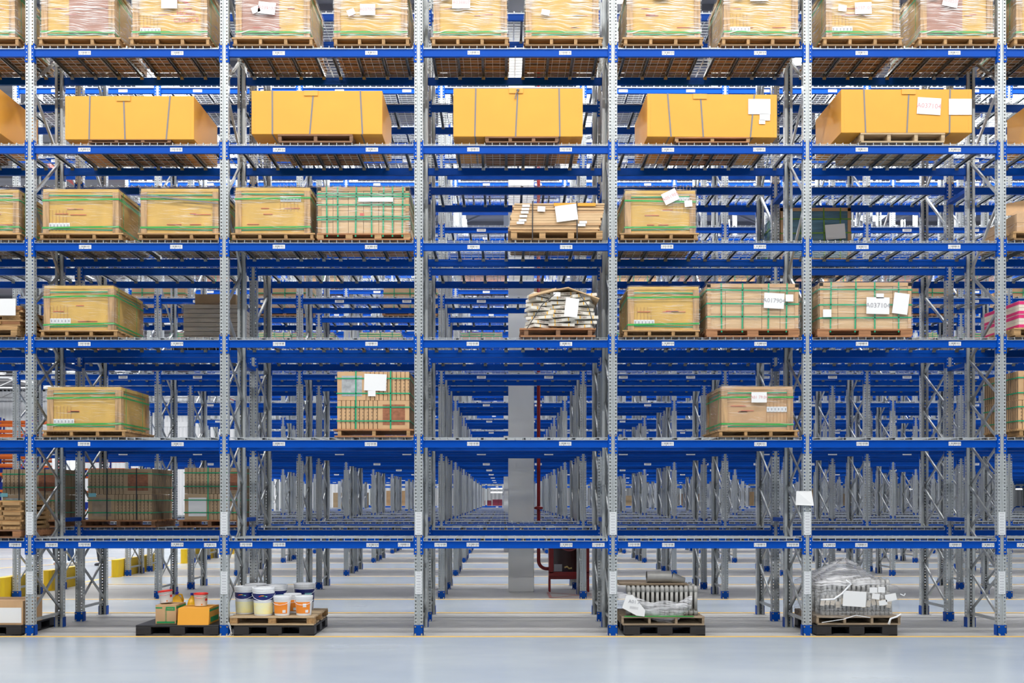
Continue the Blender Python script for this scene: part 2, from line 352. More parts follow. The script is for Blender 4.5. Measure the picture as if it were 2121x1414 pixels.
def foot_mesh():
    m = MB()
    m.box(-.068, .068, -.006, -.001, .004, .155, 0); m.box(-.068, -.062, -.006, .1, .004, .155, 0); m.box(.062, .068, -.006, .1, .004, .155, 0)
    m.box(-.09, .09, -.05, .13, 0, .006, 1)
    for x in (-.046, .046):
        m.lathe([(0, 0), (.011, 0), (.011, .008), (0, .008)], 8, 2, c=(x, -.014, .13)); m.tube([(x, -.006, .13), (x, -.014, .13)], .010, 8, 2)
        m.tube([(x, -.006, .028), (x, -.014, .028)], .010, 8, 2); m.tube([(x, -.03, .006), (x, -.03, .03)], .012, 8, 1)
    return m.mesh('foot_plate', [M['blue'], M['galv'], M['bolt']])
BL = PITCH-.124
def beam_parts(m, i=0):     # origin: top of the beam line at centre of left upright
    m.box(.062, PITCH-.062, .012, .055, -.107, 0, i)
    m.box(.062, PITCH-.062, .007, .012, -.107, -.072, i)
    m.box(.062, PITCH-.062, .007, .012, -.02, 0, i)
def conn_parts(m, i=0, j=1, l=2):
    for (xa, xb, xs_) in ((.026, .064, .064), (PITCH-.064, PITCH-.026, PITCH-.064)):
        m.box(xa, xb, -.006, -.001, -.195, .077, i)
        m.box(xs_-.004 if xs_ > 1 else xs_, xs_ if xs_ > 1 else xs_+.004, -.006, .06, -.195, .077, i)
        xc = (xa+xb)/2-.004 if xs_ < 1 else (xa+xb)/2+.004
        for zz in (.062, -.158): m.tube([(xc, -.006, zz), (xc, -.013, zz)], .011, 8, j)
        for zz in (.004, -.052, -.108): m.box(xc-.006, xc+.006, -.008, -.006, zz-.006, zz+.006, l)
def label_mesh(seed):
    rnd = random.Random(seed); m = MB(); m.box(0, .176, -.002, 0, -.028, .028, 0); x = .03
    while x < .165:
        w_ = rnd.choice((.003, .003, .006)); m.box(x, min(.168, x+w_), -.003, -.002, -.008, .018, 1); x += w_+rnd.choice((.004, .005, .008))
    m.box(.008, .016, -.003, -.002, -.010, .018, 2)
    for x in (.012, .03, .06, .098, .13, .15): m.box(x, x+rnd.choice((.006, .010, .014)), -.003, -.002, -.022, -.014, 2 if x != .06 else 1)
    return m.mesh('barcode_label', [M['lab'], M['dark'], M['grayink']])
LABELS = [label_mesh(i) for i in range(4)]
LX1 = [.22, .70, 2.04, 2.51]; LX = [.70, 2.03]
def full_beam(labels, name='beam'):
    m = MB(); beam_parts(m, 0); conn_parts(m, 0, 1, 2)
    for x in labels:
        m.box(x, x+.176, .004, .0065, -.085, -.03, 2)
        for q in range(12): m.box(x+.03+q*.011, x+.034+q*.011, .003, .004, -.066, -.038, 3)
    return m.mesh(name, [M['blue'], M['bolt'], M['lab'], M['dark']])
def deck_mesh(two=True):
    m = MB(); zt = .038; W = .0032
    for p in range(2):
        xa = .075+p*1.327; xb = xa+1.315
        ys = [.0]+[.06+.102*i for i in range(10)]
        for k, y in enumerate(ys):
            zz = 0 if k == 0 else zt
            m.box(xa, xb, y-W, y+W, zz-W, zz+W, 0)
        m.box(xa, xb, DEP-W, DEP+W, -W, W, 0)
        n = 13
        for k in range(n):
            x = xa+(xb-xa)*k/(n-1)
            m.box(x-W, x+W, 0, DEP, zt-W, zt+W, 0); m.box(x-W, x+W, -W, W, 0, zt, 0); m.box(x-W, x+W, DEP-W, DEP+W, 0, zt, 0)
        for t in (.12, .48, .84, 1.19):
            x = xa+t; a = .06; b = DEP-.06
            m.box(x-.02, x+.02, a, b, .026, .034, 1); m.box(x-.02, x-.014, a, b, -.004, .03, 1); m.box(x+.014, x+.02, a, b, -.004, .03, 1)
            for (ya, yb) in ((.058, .09), (DEP-.058, DEP-.09)):
                m.hexa([(x-.028, ya, -.035), (x+.028, ya, -.035), (x+.02, yb, .0), (x-.02, yb, .0), (x-.028, ya, .0), (x+.028, ya, .0), (x+.02, yb, .026), (x-.02, yb, .026)], 1)
    return m.mesh('wire_deck', [M['wire'], M['chan']])
def strip_label_mesh():
    m = MB()
    for (z0, n) in ((1.455, 8), (.60, 8)):
        for i in range(n):
            a = z0+i*.041; m.box(-.046, .046, -.003, -.001, a, a+.038, 0)
            m.box(-.032, .032, -.004, -.003, a+.016, a+.024, 1)
    return m.mesh('sticker_column', [M['lab'], M['grayink']])
UP, UPS, BR, FT, DK = upright_mesh(), upright_mesh(True), bracing_mesh(), foot_mesh(), deck_mesh()
BM4, BM2, BM0 = full_beam(LX1), full_beam(LX), full_beam([])
m = MB(); beam_parts(m); BARE = m.mesh('beam', [M['blue']])
m = MB(); conn_parts(m); CONN = m.mesh('end_connector', [M['blue'], M['bolt'], M['lab']])
STK = strip_label_mesh()
LV1a = [1.366, 2.819, 4.26, 5.656, 7.057, 8.45, 9.83]
LV1b = [1.475, 2.85, 4.27, 5.68, 6.98, 8.31, 9.77]
LV2 = [1.48, 2.923, 4.433, 5.93, 7.33, 8.70, 10.08]
RACKS = [(14.6, LV1a), (16.3, LV1b), (20.0, LV2), (22.1, LV2), (25.95, LV2), (27.55, LV2), (31.4, LV2), (33.0, LV2), (36.7, LV2), (38.55, LV2),
         (42.2, LV2), (44.0, LV2), (47.7, LV2), (49.4, LV2), (53.1, LV2), (55.0, LV2), (73.0, LV2)]
ORD = ['nearest', 'second', 'third', 'fourth', 'fifth', 'sixth', 'seventh', 'eighth', 'ninth', 'tenth', 'eleventh', 'twelfth', 'thirteenth', 'fourteenth', 'fifteenth', 'sixteenth', 'seventeenth']
for ri, (d, LV) in enumerate(RACKS):
    s = F/d; kmax = max(4, math.ceil((1090/s-X0)/PITCH)); ks = list(range(-3, kmax+1)); nb = len(ks)-1
    if ri == 0: lab = 'nearest blue and grey pallet rack facing the open floor, five full bays in view'
    elif ri == 1: lab = 'second pallet rack, standing back to back behind the nearest one'
    elif ri == 16: lab = 'last lone pallet rack standing apart at the far end of the corridor'
    else: lab = ORD[ri]+' blue and grey pallet rack counted from the front'+(', behind the white pillar' if ri == 3 else '')
    r = thing('pallet_rack', lab, 'rack', (0, d, 0), group='rows of pallet racks one behind another')
    far = ri >= 10
    for k in ks:
        u = put('upright', UPS if far else UP, r, (UX(k), 0, 0)); v = put('upright', UPS if far else UP, r, (UX(k), DEP, 0), (0, 0, PI))
        put('bracing', BR, r, (UX(k), 0, 0))
        if not far:
            put('foot_plate', FT, u); put('foot_plate', FT, v)
        if ri == 0: put('sticker_column', STK, u)
    if ri == 1:
        m = MB()
        for k in ks:
            for zz in (1.62, 4.02, 6.7): m.box(UX(k)-.05, UX(k)+.05, -.64, -.02, zz, zz+.06)
        m.build('row_spacer', M['blue'], r)
    if far:
        for L in LV:
            m = MB(); m.box(UX(-3), UX(kmax), .005, .055, L-.107, L); m.build('beam_run', M['blue'], r)
            m = MB(); m.box(UX(-3), UX(kmax), DEP-.055, DEP-.005, L-.107, L); m.build('beam_run', M['blue'], r)
            m = MB()
            for t in range(nb*13): m.box(UX(-3)+t*PITCH/13, UX(-3)+t*PITCH/13+.012, 0, DEP, L+.03, L+.038)
            for t in range(7): m.box(UX(-3), UX(kmax), t*DEP/6-.005, t*DEP/6+.005, L+.03, L+.038)
            o = m.build('wire_deck_run', M['wire'], r)
        m = MB()
        for k in ks:
            for L in LV: m.box(UX(k)-.06, UX(k)+.06, -.006, -.001, L-.195, L+.077)
            m.box(UX(k)-.07, UX(k)+.07, -.006, 0, 0, .155); m.box(UX(k)-.07, UX(k)+.07, DEP, DEP+.006, 0, .155)
            for x in LX:
                if k < kmax:
                    for L in LV: m.box(UX(k)+x, UX(k)+x+.176, .001, .004, L-.085, L-.03, 1)
        m.build('connector_plates', [M['blue'], M['lab']], r)
        continue
    for k in ks[:-1]:
        for li, L in enumerate(LV):
            if ri == 0:
                b = put('beam', BARE, r, (UX(k), 0, L)); put('end_connector', CONN, b)
                for x in (LX1 if li == 0 else LX): put('barcode_label', random.choice(LABELS), b, (x+random.uniform(-.01, .01), .0065, -.056+random.uniform(-.004, .004)))
            else:
                b = put('beam', (BM2 if ri % 2 == 0 and li else BM4 if ri % 2 == 0 else BM0), r, (UX(k), 0, L))
            put('rear_beam', BM0 if ri % 2 == 0 else (BM2 if ri < 6 else BM0), r, (UX(k)+PITCH, DEP, L), (0, 0, PI))
            put('wire_deck', DK, r, (UX(k), 0, L))
# yellow end guards
m = MB(); m.v = []; 
for z0, z1 in ((0, .44),):
    P = [(-.09, 0), (-.05, -.05), (.05, -.05), (.09, 0), (.09, 1.45), (-.09, 1.45)]
    m.q([(x, y, z1) for x, y in P])
    for i in range(6):
        a, b = P[i], P[(i+1) % 6]; m.q([(a[0], a[1], z0), (b[0], b[1], z0), (b[0], b[1], z1), (a[0], a[1], z1)])
gb = m.mesh('guard_rail', [M['guard']])
m = MB(); m.box(-.12, .12, -.02, .1, 0, .012); m.box(-.12, .12, 1.3, 1.42, 0, .012); gp = m.mesh('base_plate', [M['guard']])
for i, (y, lb) in enumerate([(14.35, 'beside the nearest rack'), (16.15, 'beside the second rack'), (19.75, 'beside the third rack, cut by the left edge'), (21.8, 'below the standing people'), (25.6, 'right of the dark shoes'), (27.45, 'beside the sixth rack'), (31.1, 'beside the seventh rack'), (32.8, 'beside the eighth rack'), (36.4, 'beside the ninth rack'), (38.4, 'beside the tenth rack')]):
    if i < 2: continue
    o = thing('end_guard', 'low yellow steel guard on the floor '+lb, 'guard', (-9.80, y, 0), group='yellow guards at the rack ends')
    put('guard_rail', gb, o); put('base_plate', gp, o)

# ------------------------------------------------------------------ pallets and loads
def wood_pallet(label, x0, x1, z, h, y0, y1, woods=('wood_x', 'wood_y'), ns=4, bw=.045, block=False, rz=0, group='wooden pallets under the loads', over=0):
    xc = (x0+x1)/2; W = x1-x0; D = y1-y0
    o = thing('wooden_pallet', label, 'pallet', (xc, y0, z), rz, group); t = min(.022, h*.2)
    wm, ws = M[woods[0]], M[woods[1]]
    m = MB()
    n = 7
    for i in range(n):
        a = D*i/n+.01; j = random.uniform(-.006, .006); m.box(-W/2+j, W/2+j, a if i else 0, a+D/n*.74, h-t, h)
    m.build('top_board', wm, o)
    m = MB()
    for i in range(n if ns == 4 else 4):
        q = n if ns == 4 else 4
        a = D*i/q; j = random.uniform(-.008, .008); m.box(-W/2+.01+j, W/2-.01+j, a+.004 if i else .0, a+D/q*.62, 0, t)
    m.build('bottom_board', M['wood_shaded'] if woods[0] == 'wood_x' else wm, o)
    for i in range(ns):
        xx = -W/2+over+bw/2+(W-2*over-bw)*i/(ns-1)
        m = MB()
        if block:
            for b in (0.0, D/2-.07, D-.14): m.box(xx-bw/2, xx+bw/2, b+.004, b+.14, t, h-t)
        else: m.box(xx-bw/2, xx+bw/2, .006, D-.006, t, h-t)
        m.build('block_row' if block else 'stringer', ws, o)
    return o
def plastic_pallet(label, x0, x1, z, h, y0, y1, rz=0):
    xc = (x0+x1)/2; W = x1-x0; D = y1-y0
    o = thing('plastic_pallet', label, 'pallet', (xc, y0, z), rz, 'black plastic pallets')
    m = MB(); m.box(-W/2, W/2, 0, D, h-.03, h); m.build('deck', M['black'], o, bevel=.006)
    for i in range(3):
        m = MB()
        xx = (-W/2, -.11, W/2-.22)[i]; ww = .22
        for b in (0, D/2-.09, D-.18): m.box(xx, xx+ww, b, b+.18, .02, h-.03)
        m.build('foot_block', M['black'], o, bevel=.006)
    m = MB()
    for b in (0, D/2-.07, D-.14): m.box(-W/2, W/2, b, b+.14, 0, .022)
    for xx in (-W/2, -.07, W/2-.14): m.box(xx, xx+.14, 0, D, 0, .021)
    m.build('runner', M['black'], o, bevel=.005)
    m = MB()
    for xx in (-W/2+.25, .12): m.box(xx, xx+.24, .004, .02, .022, .028)
    m.build('runner_edge', M['chan'], o)
    return o
def straps_h(o, W, D, zs, mt, e=.006, tilt=0, w_=.012):
    for z in zs:
        m = MB(); a, b = W/2+e, D+e; t1 = random.uniform(-tilt, tilt)
        P = [(-a, -e, z-t1), (a, -e, z+t1), (a, b, z+t1), (-a, b, z-t1)]
        for i in range(4):
            p, q = P[i], P[(i+1) % 4]; m.q([(p[0], p[1], p[2]-w_), (q[0], q[1], q[2]-w_), (q[0], q[1], q[2]+w_), (p[0], p[1], p[2]+w_)])
            p2, q2 = [(v[0]*1.002, v[1]+(.002 if v[1] < .1 else -.002), v[2]) for v in (p, q)]
            m.q([(q2[0], q2[1], q2[2]-w_), (p2[0], p2[1], p2[2]-w_), (p2[0], p2[1], p2[2]+w_), (q2[0], q2[1], q2[2]+w_)])
        m.build('strap', mt, o)
def straps_v(o, xs_, D, H, mt, e=.006, w_=.01, z0=0, lean=0):
    for x in xs_:
        l = random.uniform(-lean, lean); m = MB()
        P = [(x+l, -e, z0), (x-l, -e, H+e), (x-l, D+e, H+e), (x+l, D+e, z0)]
        for i in range(3):
            p, q = P[i], P[i+1]; m.q([(p[0]-w_, p[1], p[2]), (p[0]+w_, p[1], p[2]), (q[0]+w_, q[1], q[2]), (q[0]-w_, q[1], q[2])])
        m.build('strap', mt, o)
def strap_side(o, x, y, z0, z1, mt, w_=.01):
    m = MB(); m.q([(x, y-w_, z0), (x, y+w_, z0), (x, y+w_, z1), (x, y-w_, z1)]); m.build('strap', mt, o)
def shell(o, W, D, H, z0, mt, e=.014, name='stretch_wrap', top=True):
    m = MB(); a = W/2+e; n = 10
    ring = []
    def jit(x, y, z): return (x+random.uniform(-.004, .004), y+random.uniform(-.005, .004), z)
    zs = [z0+(H-z0+e)*i/5 for i in range(6)]
    per = [(-a+2*a*i/n, -e) for i in range(n)]+[(a, -e+(D+2*e)*i/n) for i in range(n)]+[(a-2*a*i/n, D+e) for i in range(n)]+[(-a, D+e-(D+2*e)*i/n) for i in range(n)]
    base = len(m.v); N = len(per)
    for z in zs:
        for (x, y) in per: m.v.append(jit(x, y, z))
    for i in range(5):
        for k in range(N): m.f.append((base+i*N+k, base+i*N+(k+1) % N, base+(i+1)*N+(k+1) % N, base+(i+1)*N+k)); m.m.append(0)
    if top: m.f.append(tuple(base+5*N+k for k in range(N))); m.m.append(0)
    return m.build(name, mt, o, smooth=False)
def note(o, x, z, w_, h, rot=0, y=-.02, txt=None, name='paper_note', mt='white', tm='pinkink', ts=None, skew=0):
    m = MB(); c, s = math.cos(rot), math.sin(rot)
    P = [(-w_/2, -h/2), (w_/2, -h/2), (w_/2, h/2), (-w_/2, h/2)]
    fr = [(x+p*c-q*s, y, z+p*s+q*c) for p, q in P]; bk = [(p[0], y+.003, p[2]) for p in fr]
    m.hexa([fr[0], fr[1], bk[1], bk[0], fr[3], fr[2], bk[2], bk[3]]); n_ = m.build(name, M[mt], o)
    if txt: text('handwriting', txt, ts or h*.4, M[tm], n_, (x, y-.002, z), (PI/2, 0, 0) if not rot else (PI/2, -rot, 0))
    return n_
def crate(label, x0, x1, z0, z1, y0, y1, fi=0, mauve=None, strip=None, notes=(), body='card', rz=0, logo=None, post='wood_z', low=None, strapc='green', up2=True):
    xc = (x0+x1)/2; W = x1-x0; D = y1-y0; H = z1-z0
    o = thing('wooden_crate', label, 'crate', (xc, y0, z0), rz, 'film-wrapped wooden crates on the nearest rack')
    m = MB(); m.box(-W/2+.025, W/2-.025, .022, D-.022, 0, H-.02); m.build('cardboard_body', M[body], o)
    m = MB(); m.box(-W/2+.004, W/2-.004, .006, D-.006, H-.045, H); m.build('cardboard_lid', M[body], o)
    pw = .085
    for sx in (-1, 1):
        for yy in (0, D-.03):
            m = MB(); a, b = (-W/2, -W/2+pw) if sx < 0 else (W/2-pw, W/2)
            m.box(a, b, yy, yy+.03, 0, H-.045); c = a if sx < 0 else b-.022
            m.box(c, c+.022, yy+(.03 if yy == 0 else -.07), yy+(.10 if yy == 0 else 0), 0, H-.045); m.build('corner_post', M[post], o)
    m = MB(); fx0 = -W/2+pw
    m.box(fx0, W/2-pw, .012, .022, 0, .03); m.box(fx0, W/2-pw, .014, .022, H-.10, H-.045); m.build('edge_board', M[body], o)
    if mauve:
        m = MB(); m.box(-W/2+pw+mauve[0]*(W-2*pw), -W/2+pw+mauve[1]*(W-2*pw), .016, .022, .06, H-.1); m.build('cardboard_panel', M['card_mauve'], o)
    if strip:
        m = MB(); sx0 = -W/2+pw+strip[0]*(W-2*pw); sz = strip[1]*H
        for i in range(6):
            a = sx0+i*.05; m.box(a, a+.047, .012, .02, sz, sz+.075, 0); m.box(a+.015, a+.03, .011, .012, sz+.02, sz+.055, 1); m.box(a-.002, a, .014, .021, sz-.14, sz+.26, 2)
        m.build('sticker_strip', [M['lab'], M['grayink'], M['card_tan']], o)
    m = MB(); rnd = random.Random(label)
    for i in range(4):
        a = rnd.uniform(-W/2+.12, W/2-.3); zz = H*rnd.choice((.42, .44, .55, .2)); m.box(a, a+rnd.uniform(.08, .25), .0135, .0215, zz, zz+.006)
    m.build('print', M['red_ink'], o)
    if logo:
        text('printed_words', 'HOME\nCHOICE', .10, M['red_ink'], o, (W*.22, .010, H*.40))
        m = MB(); m.bar((0, .012, H*.62), (W*.13, .012, H*.74), .006, .03, up=(0, 1, 0)); m.bar((W*.13, .012, H*.74), (W*.27, .012, H*.62), .006, .03, up=(0, 1, 0)); m.build('roof_emblem', M['red_ink'], o)
    straps_h(o, W, D, [H-.155, .085], M[strapc], tilt=.012)
    if up2: straps_h(o, W-.03, D-.02, [H-.09, .055], M['teal'], e=-.008, tilt=.008, w_=.008)
    for sx in (-1, 1):
        strap_side(o, sx*(W/2+.007), .18, -.02, H, M[strapc]); strap_side(o, sx*(W/2+.007), D-.3, -.02, H, M[strapc])
    shell(o, W, D, H, .0, FILM[fi])
    for n_ in notes:
        note(o, *n_[:4], rot=n_[4] if len(n_) > 4 else 0, txt=n_[5] if len(n_) > 5 else None, y=-.024)
    return o
YF = 14.6
def pcrate(cx0, cx1, pyt, li, label, plab, px0=None, px1=None, dep=1.12, ph=.10, yo=0.0, **kw):
    L = LV1a[li]+.043; d = YF+yo
    px0 = cx0-6 if px0 is None else px0; px1 = cx1+8 if px1 is None else px1
    wood_pallet(plab, X(px0, d), X(px1, d), L, ph, d-.005, d+dep+.03, over=.02)
    zt = Z(pyt, d+.01) if pyt is not None else L+ph+.78
    return crate(label, X(cx0, d+.01), X(cx1, d+.01), L+ph+.002, zt, d+.02, d+dep, **kw)
GW = 'film-wrapped crate'
C6 = [(-130, 30, -135, 41, 'cut by the left edge', {}, None),
 (85, 236, 78, 250, 'with a mauve panel, first in the first full bay', dict(mauve=(.35, 1), fi=0), None),
 (274, 428, 267, 436, 'printed HOME CHOICE with one white note', dict(logo=True, strip=(.02, .1), fi=1), [(.0, .50, .23, .17, 0, None)]),
 (488, 641, 481, 650, 'with mauve panel and two notes, left of second bay', dict(mauve=(0, .6), fi=0), [(-.24, .40, .12, .09, .35, None), (-.08, .42, .25, .17, -.12, 'A039107')]),
 (692, 843, 689, 850, 'with faded red print and a square note', dict(fi=1), [(-.04, .40, .22, .16, 0, 'A037009'), (-.28, .36, .11, .09, .4, None)]),
 (898, 1050, 892, 1055, 'with a sheet glued high, left of middle bay', dict(fi=0), [(-.13, .50, .26, .17, 0, 'A038807'), (-.36, .58, .12, .09, .1, None)]),
 (1089, 1240, 1086, 1249, 'with one small low label, right of middle bay', dict(fi=1), [(-.24, .36, .12, .08, -.2, None)]),
 (1299, 1451, 1290, 1458, 'with crumpled slip and note, left of fourth bay', dict(fi=2), [(-.04, .62, .22, .16, -.05, 'A038007'), (-.27, .72, .12, .09, -.5, None)]),
 (1500, 1653, 1493, 1658, 'with sticker strip and wide note, right of fourth bay', dict(strip=(0, .12), fi=0), [(-.03, .6, .26, .16, 0, 'A037R07'), (-.32, .6, .11, .09, 0, None)]),
 (1712, 1863, 1703, 1871, 'with purple print and sticker strip, left of fifth bay', dict(strip=(0, .12), fi=1), [(.0, .42, .24, .17, .03, 'A037107'), (-.30, .42, .12, .09, -.1, None)]),
 (1908, 2057, 1900, 2069, 'with mauve panel and tilted note, right of fifth bay', dict(mauve=(0, .6), fi=2), [(-.10, .52, .22, .16, -.2, 'A038507'), (-.33, .60, .12, .09, -.1, None)]),
 (2106, 2260, 2098, 2265, 'cut by the right edge', dict(fi=0), None)]
for (a, b, pa, pb, tx, kw, nn) in C6:
    pcrate(a, b, None, 5, GW+' '+tx+', top shelf', 'wooden pallet under the top shelf crate '+tx.split(',')[0], pa, pb, notes=[tuple(v) for v in (nn or [])], ph=.12, **{**kw, 'fi': 3+(kw.get('fi', 0) % 2)})
# fourth shelf up (index 3): crates on the shelf at mid height
pcrate(-118, 38, 392, 3, GW+' cut by the left edge, fourth shelf up', 'wooden pallet under the crate cut by the left edge, fourth shelf', -125, 44, fi=1)
pcrate(88, 245, 391, 3, GW+' with sticker strip low on its face, first full bay, fourth shelf', 'wooden pallet under the sticker-strip crate in first full bay, fourth shelf', 80, 255, strip=(0, .12), fi=2)
cs = pcrate(291, 452, 390, 3, GW+' with slanting grey strap, fourth shelf up', 'wooden pallet under the crate with slanting grey strap, fourth shelf', 285, 455, strip=None, fi=0)
m = MB(); m.hexa([(-.56, -.022, .535), (.56, -.022, .415), (.56, -.018, .415), (-.56, -.018, .535), (-.56, -.022, .555), (.56, -.022, .435), (.56, -.018, .435), (-.56, -.018, .555)]); m.build('grey_strap', M['strap'], cs)
pcrate(487, 642, 388, 3, GW+' with sticker strip high on its face, fourth shelf', 'wooden pallet under the crate next to the net-strapped cartons, fourth shelf', 478, 652, strip=(.62, .70), fi=0)
pcrate(1295, 1441, 394, 3, GW+' with tilted white note, fourth bay, fourth shelf up', 'wooden pallet under the crate with tilted note, fourth shelf', 1283, 1447, strip=(.72, .72), fi=1, notes=[(.14, .52, .22, .17, .45, 'A051905'), (.40, .42, .11, .09, .1, None)])
# third shelf up
pcrate(90, 235, 591, 2, GW+' with sticker strip alone in the first full bay, third shelf', 'wooden pallet under the crate in the first full bay, third shelf', 82, 245, strip=(0, .15), fi=2, dep=1.22)
pcrate(1301, 1448, 593, 2, GW+' beside green-strapped cartons, third shelf up', 'wooden pallet under the crate beside green-strapped cartons, third shelf', 1290, 1450, strip=(0, .12), fi=0)
# second shelf up
pcrate(97, 250, 801, 1, GW+' with sticker strip, first full bay, second shelf up', 'wooden pallet under the crate in first full bay, second shelf', 87, 262, strip=(0, .14), fi=2, dep=1.18)
pcrate(1495, 1643, 800, 1, 'tan '+GW+' with red handwriting note, second shelf up', 'wooden pallet under the tan crate with handwriting note', 1487, 1655, body='card_tan', strip=(.66, .42), fi=2, notes=[(.02, .47, .22, .15, 0, 'A01 79.04')], post='wood_z')

# yellow boxes on the fifth shelf
def ybox(label, x0, x1, yt, yb, straps, pal, plab, notes=(), rz=0, pmat=('wood_brown', 'wood_brown'), tagx=.0, ns=4, pd=0):
    d = YF; L = LV1a[4]+.043; xa, xb = X(x0, d), X(x1, d); zb, zt = Z(yb, d), Z(yt, d); W = xb-xa; H = zt-zb; D = 1.2
    o = thing('yellow_carton', label, 'box', ((xa+xb)/2, d-.004, zb), rz, 'long yellow cartons on the fifth shelf')
    m = MB(); m.box(-W/2, W/2, 0, D, 0, H); m.build('carton_body', M['yellow'], o, bevel=.006)
    for t in straps:
        x = -W/2+t*W; straps_v(o, [x], D, H, M['strap'], e=.004, w_=.011, z0=0, lean=.03)
        m = MB(); m.q([(x-.011, -.004, -.003), (x+.011, -.004, -.003), (x+.011, D, -.003), (x-.011, D, -.003)]); m.build('strap', M['strap'], o)
    if 'knotted' in label:
        m = MB(); m.tube([(-.01, -.014, H-.03), (.0, -.03, H-.05), (-.03, -.024, H-.09), (-.045, -.016, H-.16)], .008, 6); m.tube([(-.02, -.02, H-.03), (.015, -.025, H-.035)], .016, 8); m.build('strap_knot', M['strap'], o)
    x = -W/2+tagx*W; m = MB(); m.box(x-.11, x+.09, -.012, 0, H-.075, H-.003); m.build('corner_tab', M['yellow_edge'], o)
    for sx in (-1, 1):
        m = MB()
        for i in range(12):
            m.box(sx*(W/2-.05)-.003, sx*(W/2-.05)+.003, -.002, 0, .04+i*H/13, .07+i*H/13)
        m.build('staple_row', M['yellow_edge'], o)
    for n_ in notes: note(o, *n_[:4], rot=n_[4] if len(n_) > 4 else 0, y=-.01, txt=n_[5] if len(n_) > 5 else None)
    wood_pallet(plab, X(pal[0], d), X(pal[1], d), L, zb-L-.002, d-.008, d+1.1, pmat, ns=ns, bw=.05)
ybox('yellow carton cut by the left edge, fifth shelf', -268, 0, 184, 276, (.2, .45, .8), (-220, -60), 'pallet under the yellow carton cut by the left edge', tagx=.45)
ybox('yellow carton without papers in the first full bay', 135, 402, 199, 289, (.19, .46, .80), (183, 354), 'brown wooden pallet under the first full bay yellow carton', tagx=.46)
ybox('yellow carton resting on a framed pallet in the second full bay', 521, 792, 188, 278, (.16, .46, .84), (576, 731), 'dark framed pallet under the second full bay yellow carton', tagx=.46, ns=3)
ybox('yellow carton tied with a knotted grey strap in the middle bay', 939, 1207, 183, 283, (.17, .49, .82), (1005, 1157), 'wooden pallet under the middle bay yellow carton', tagx=.49)
ybox('yellow carton with stepped white sheet on its right end', 1340, 1610, 195, 284, (.17, .42, .81), (1398, 1553), 'wooden pallet under yellow carton with stepped white sheet', notes=[(.68, .44, .32, .22), (.76, .29, .15, .10), (.72, .22, .09, .06)], tagx=.41, ns=3, rz=.02, pmat=('wood_red', 'wood_y'))
ybox('yellow carton with two white sheets in the fifth bay', 1742, 2013, 185, 275, (.18, .51, .83), (1782, 1957), 'pale wooden pallet under yellow carton with two sheets', notes=[(.32, .38, .34, .24, -.06, 'A037104'), (.77, .37, .33, .23)], tagx=.52, pmat=('wood_pale', 'wood_pale'))
ybox('yellow carton cut by the right edge, fifth shelf', 2171, 2440, 185, 276, (.2, .5, .8), (2220, 2380), 'pallet under the yellow carton cut by the right edge', tagx=.5)

# strapped carton loads
def carton_load(label, x0, x1, z0, z1, y0, y1, nx, nz, body='card_pale', hs=(), vs=(), sm='teal', fi=None, notes=(), posts=None, name='carton_load', rz=0, ny=2, gap=.006, group='strapped carton loads'):
    W = x1-x0; H = z1-z0; D = y1-y0
    o = thing(name, label, 'cartons', ((x0+x1)/2, y0, z0), rz, group)
    for i in range(nx):
        for k in range(nz):
            for j in range(ny):
                m = MB(); a = -W/2+W*i/nx; m.box(a+gap/2, a+W/nx-gap/2, D*j/ny+gap/2+random.uniform(0, .006), D*(j+1)/ny-gap/2, H*k/nz+.001, H*(k+1)/nz-gap*.6)
                m.build('carton', M[body], o)
    if posts:
        for sx in (-1, 1):
            m = MB(); a = -W/2-.004 if sx < 0 else W/2-.05; m.box(a, a+.054, -.006, .0, 0, H); c = a if sx < 0 else a+.05; m.box(c, c+.004, -.006, .06, 0, H); m.build('corner_board', M[posts], o)
        m = MB(); m.box(-W/2, W/2, -.006, 0, H-.05, H+.004); m.build('edge_board', M[posts], o)
    straps_h(o, W, D, [H*t for t in hs], M[sm], e=.010, tilt=.008, w_=.010)
    straps_v(o, [-W/2+W*t for t in vs], D, H, M[sm], e=.010, w_=.010, z0=-.05, lean=.008)
    if vs and W > .5:
        for sx in (-1, 1):
            for yy in (D*.3, D*.7): strap_side(o, sx*(W/2+.01), yy, 0, H, M[sm])
    if fi is not None: shell(o, W, D, H, 0, FILM[fi], e=.018)
    for n_ in notes: note(o, *n_[:4], rot=n_[4] if len(n_) > 4 else 0, y=-.03, txt=n_[5] if len(n_) > 5 else None, tm='grayink')
    return o
L4, L3 = LV1a[3]+.043, LV1a[2]+.043
wood_pallet('orange-brown pallet under the net-strapped cartons, fourth shelf', X(656, YF), X(850, YF), L4, .095, YF-.005, YF+1.1, ('wood_red', 'wood_x'), bw=.10, block=True)
o = carton_load('film-wrapped carton block netted with many green straps, fourth shelf', X(658, YF), X(847, YF), L4+.097, Z(388, YF), YF+.01, YF+1.1, 6, 4, hs=(.30, .36, .62, .80, .86), vs=(.1, .22, .42, .59, .72, .82, .93), fi=1, posts='wood_x')
note(o, .18, .48, .5, .06, 0, y=-.026, mt='lab'); note(o, -.02, .26, .06, .06, 0, y=-.002, mt='red_ink', name='printed_patch')
wood_pallet('reddish pallet with three blocks under the green-strapped cartons', X(1463, YF), X(1656, YF), L3, .115, YF-.005, YF+1.1, ('wood_red', 'wood_red'), ns=3, bw=.16, block=True)
carton_load('green-strapped wrapped cartons with handwritten number sheet, third shelf', X(1465, YF), X(1654, YF), L3+.117, Z(588, YF), YF+.01, YF+1.1, 5, 3, hs=(.27, .56, .86), vs=(.155, .385, .67, .87), fi=2, posts='card_tan', notes=[(.30, .40, .29, .22, -.05, 'A017904'), (.52, .44, .11, .10)])
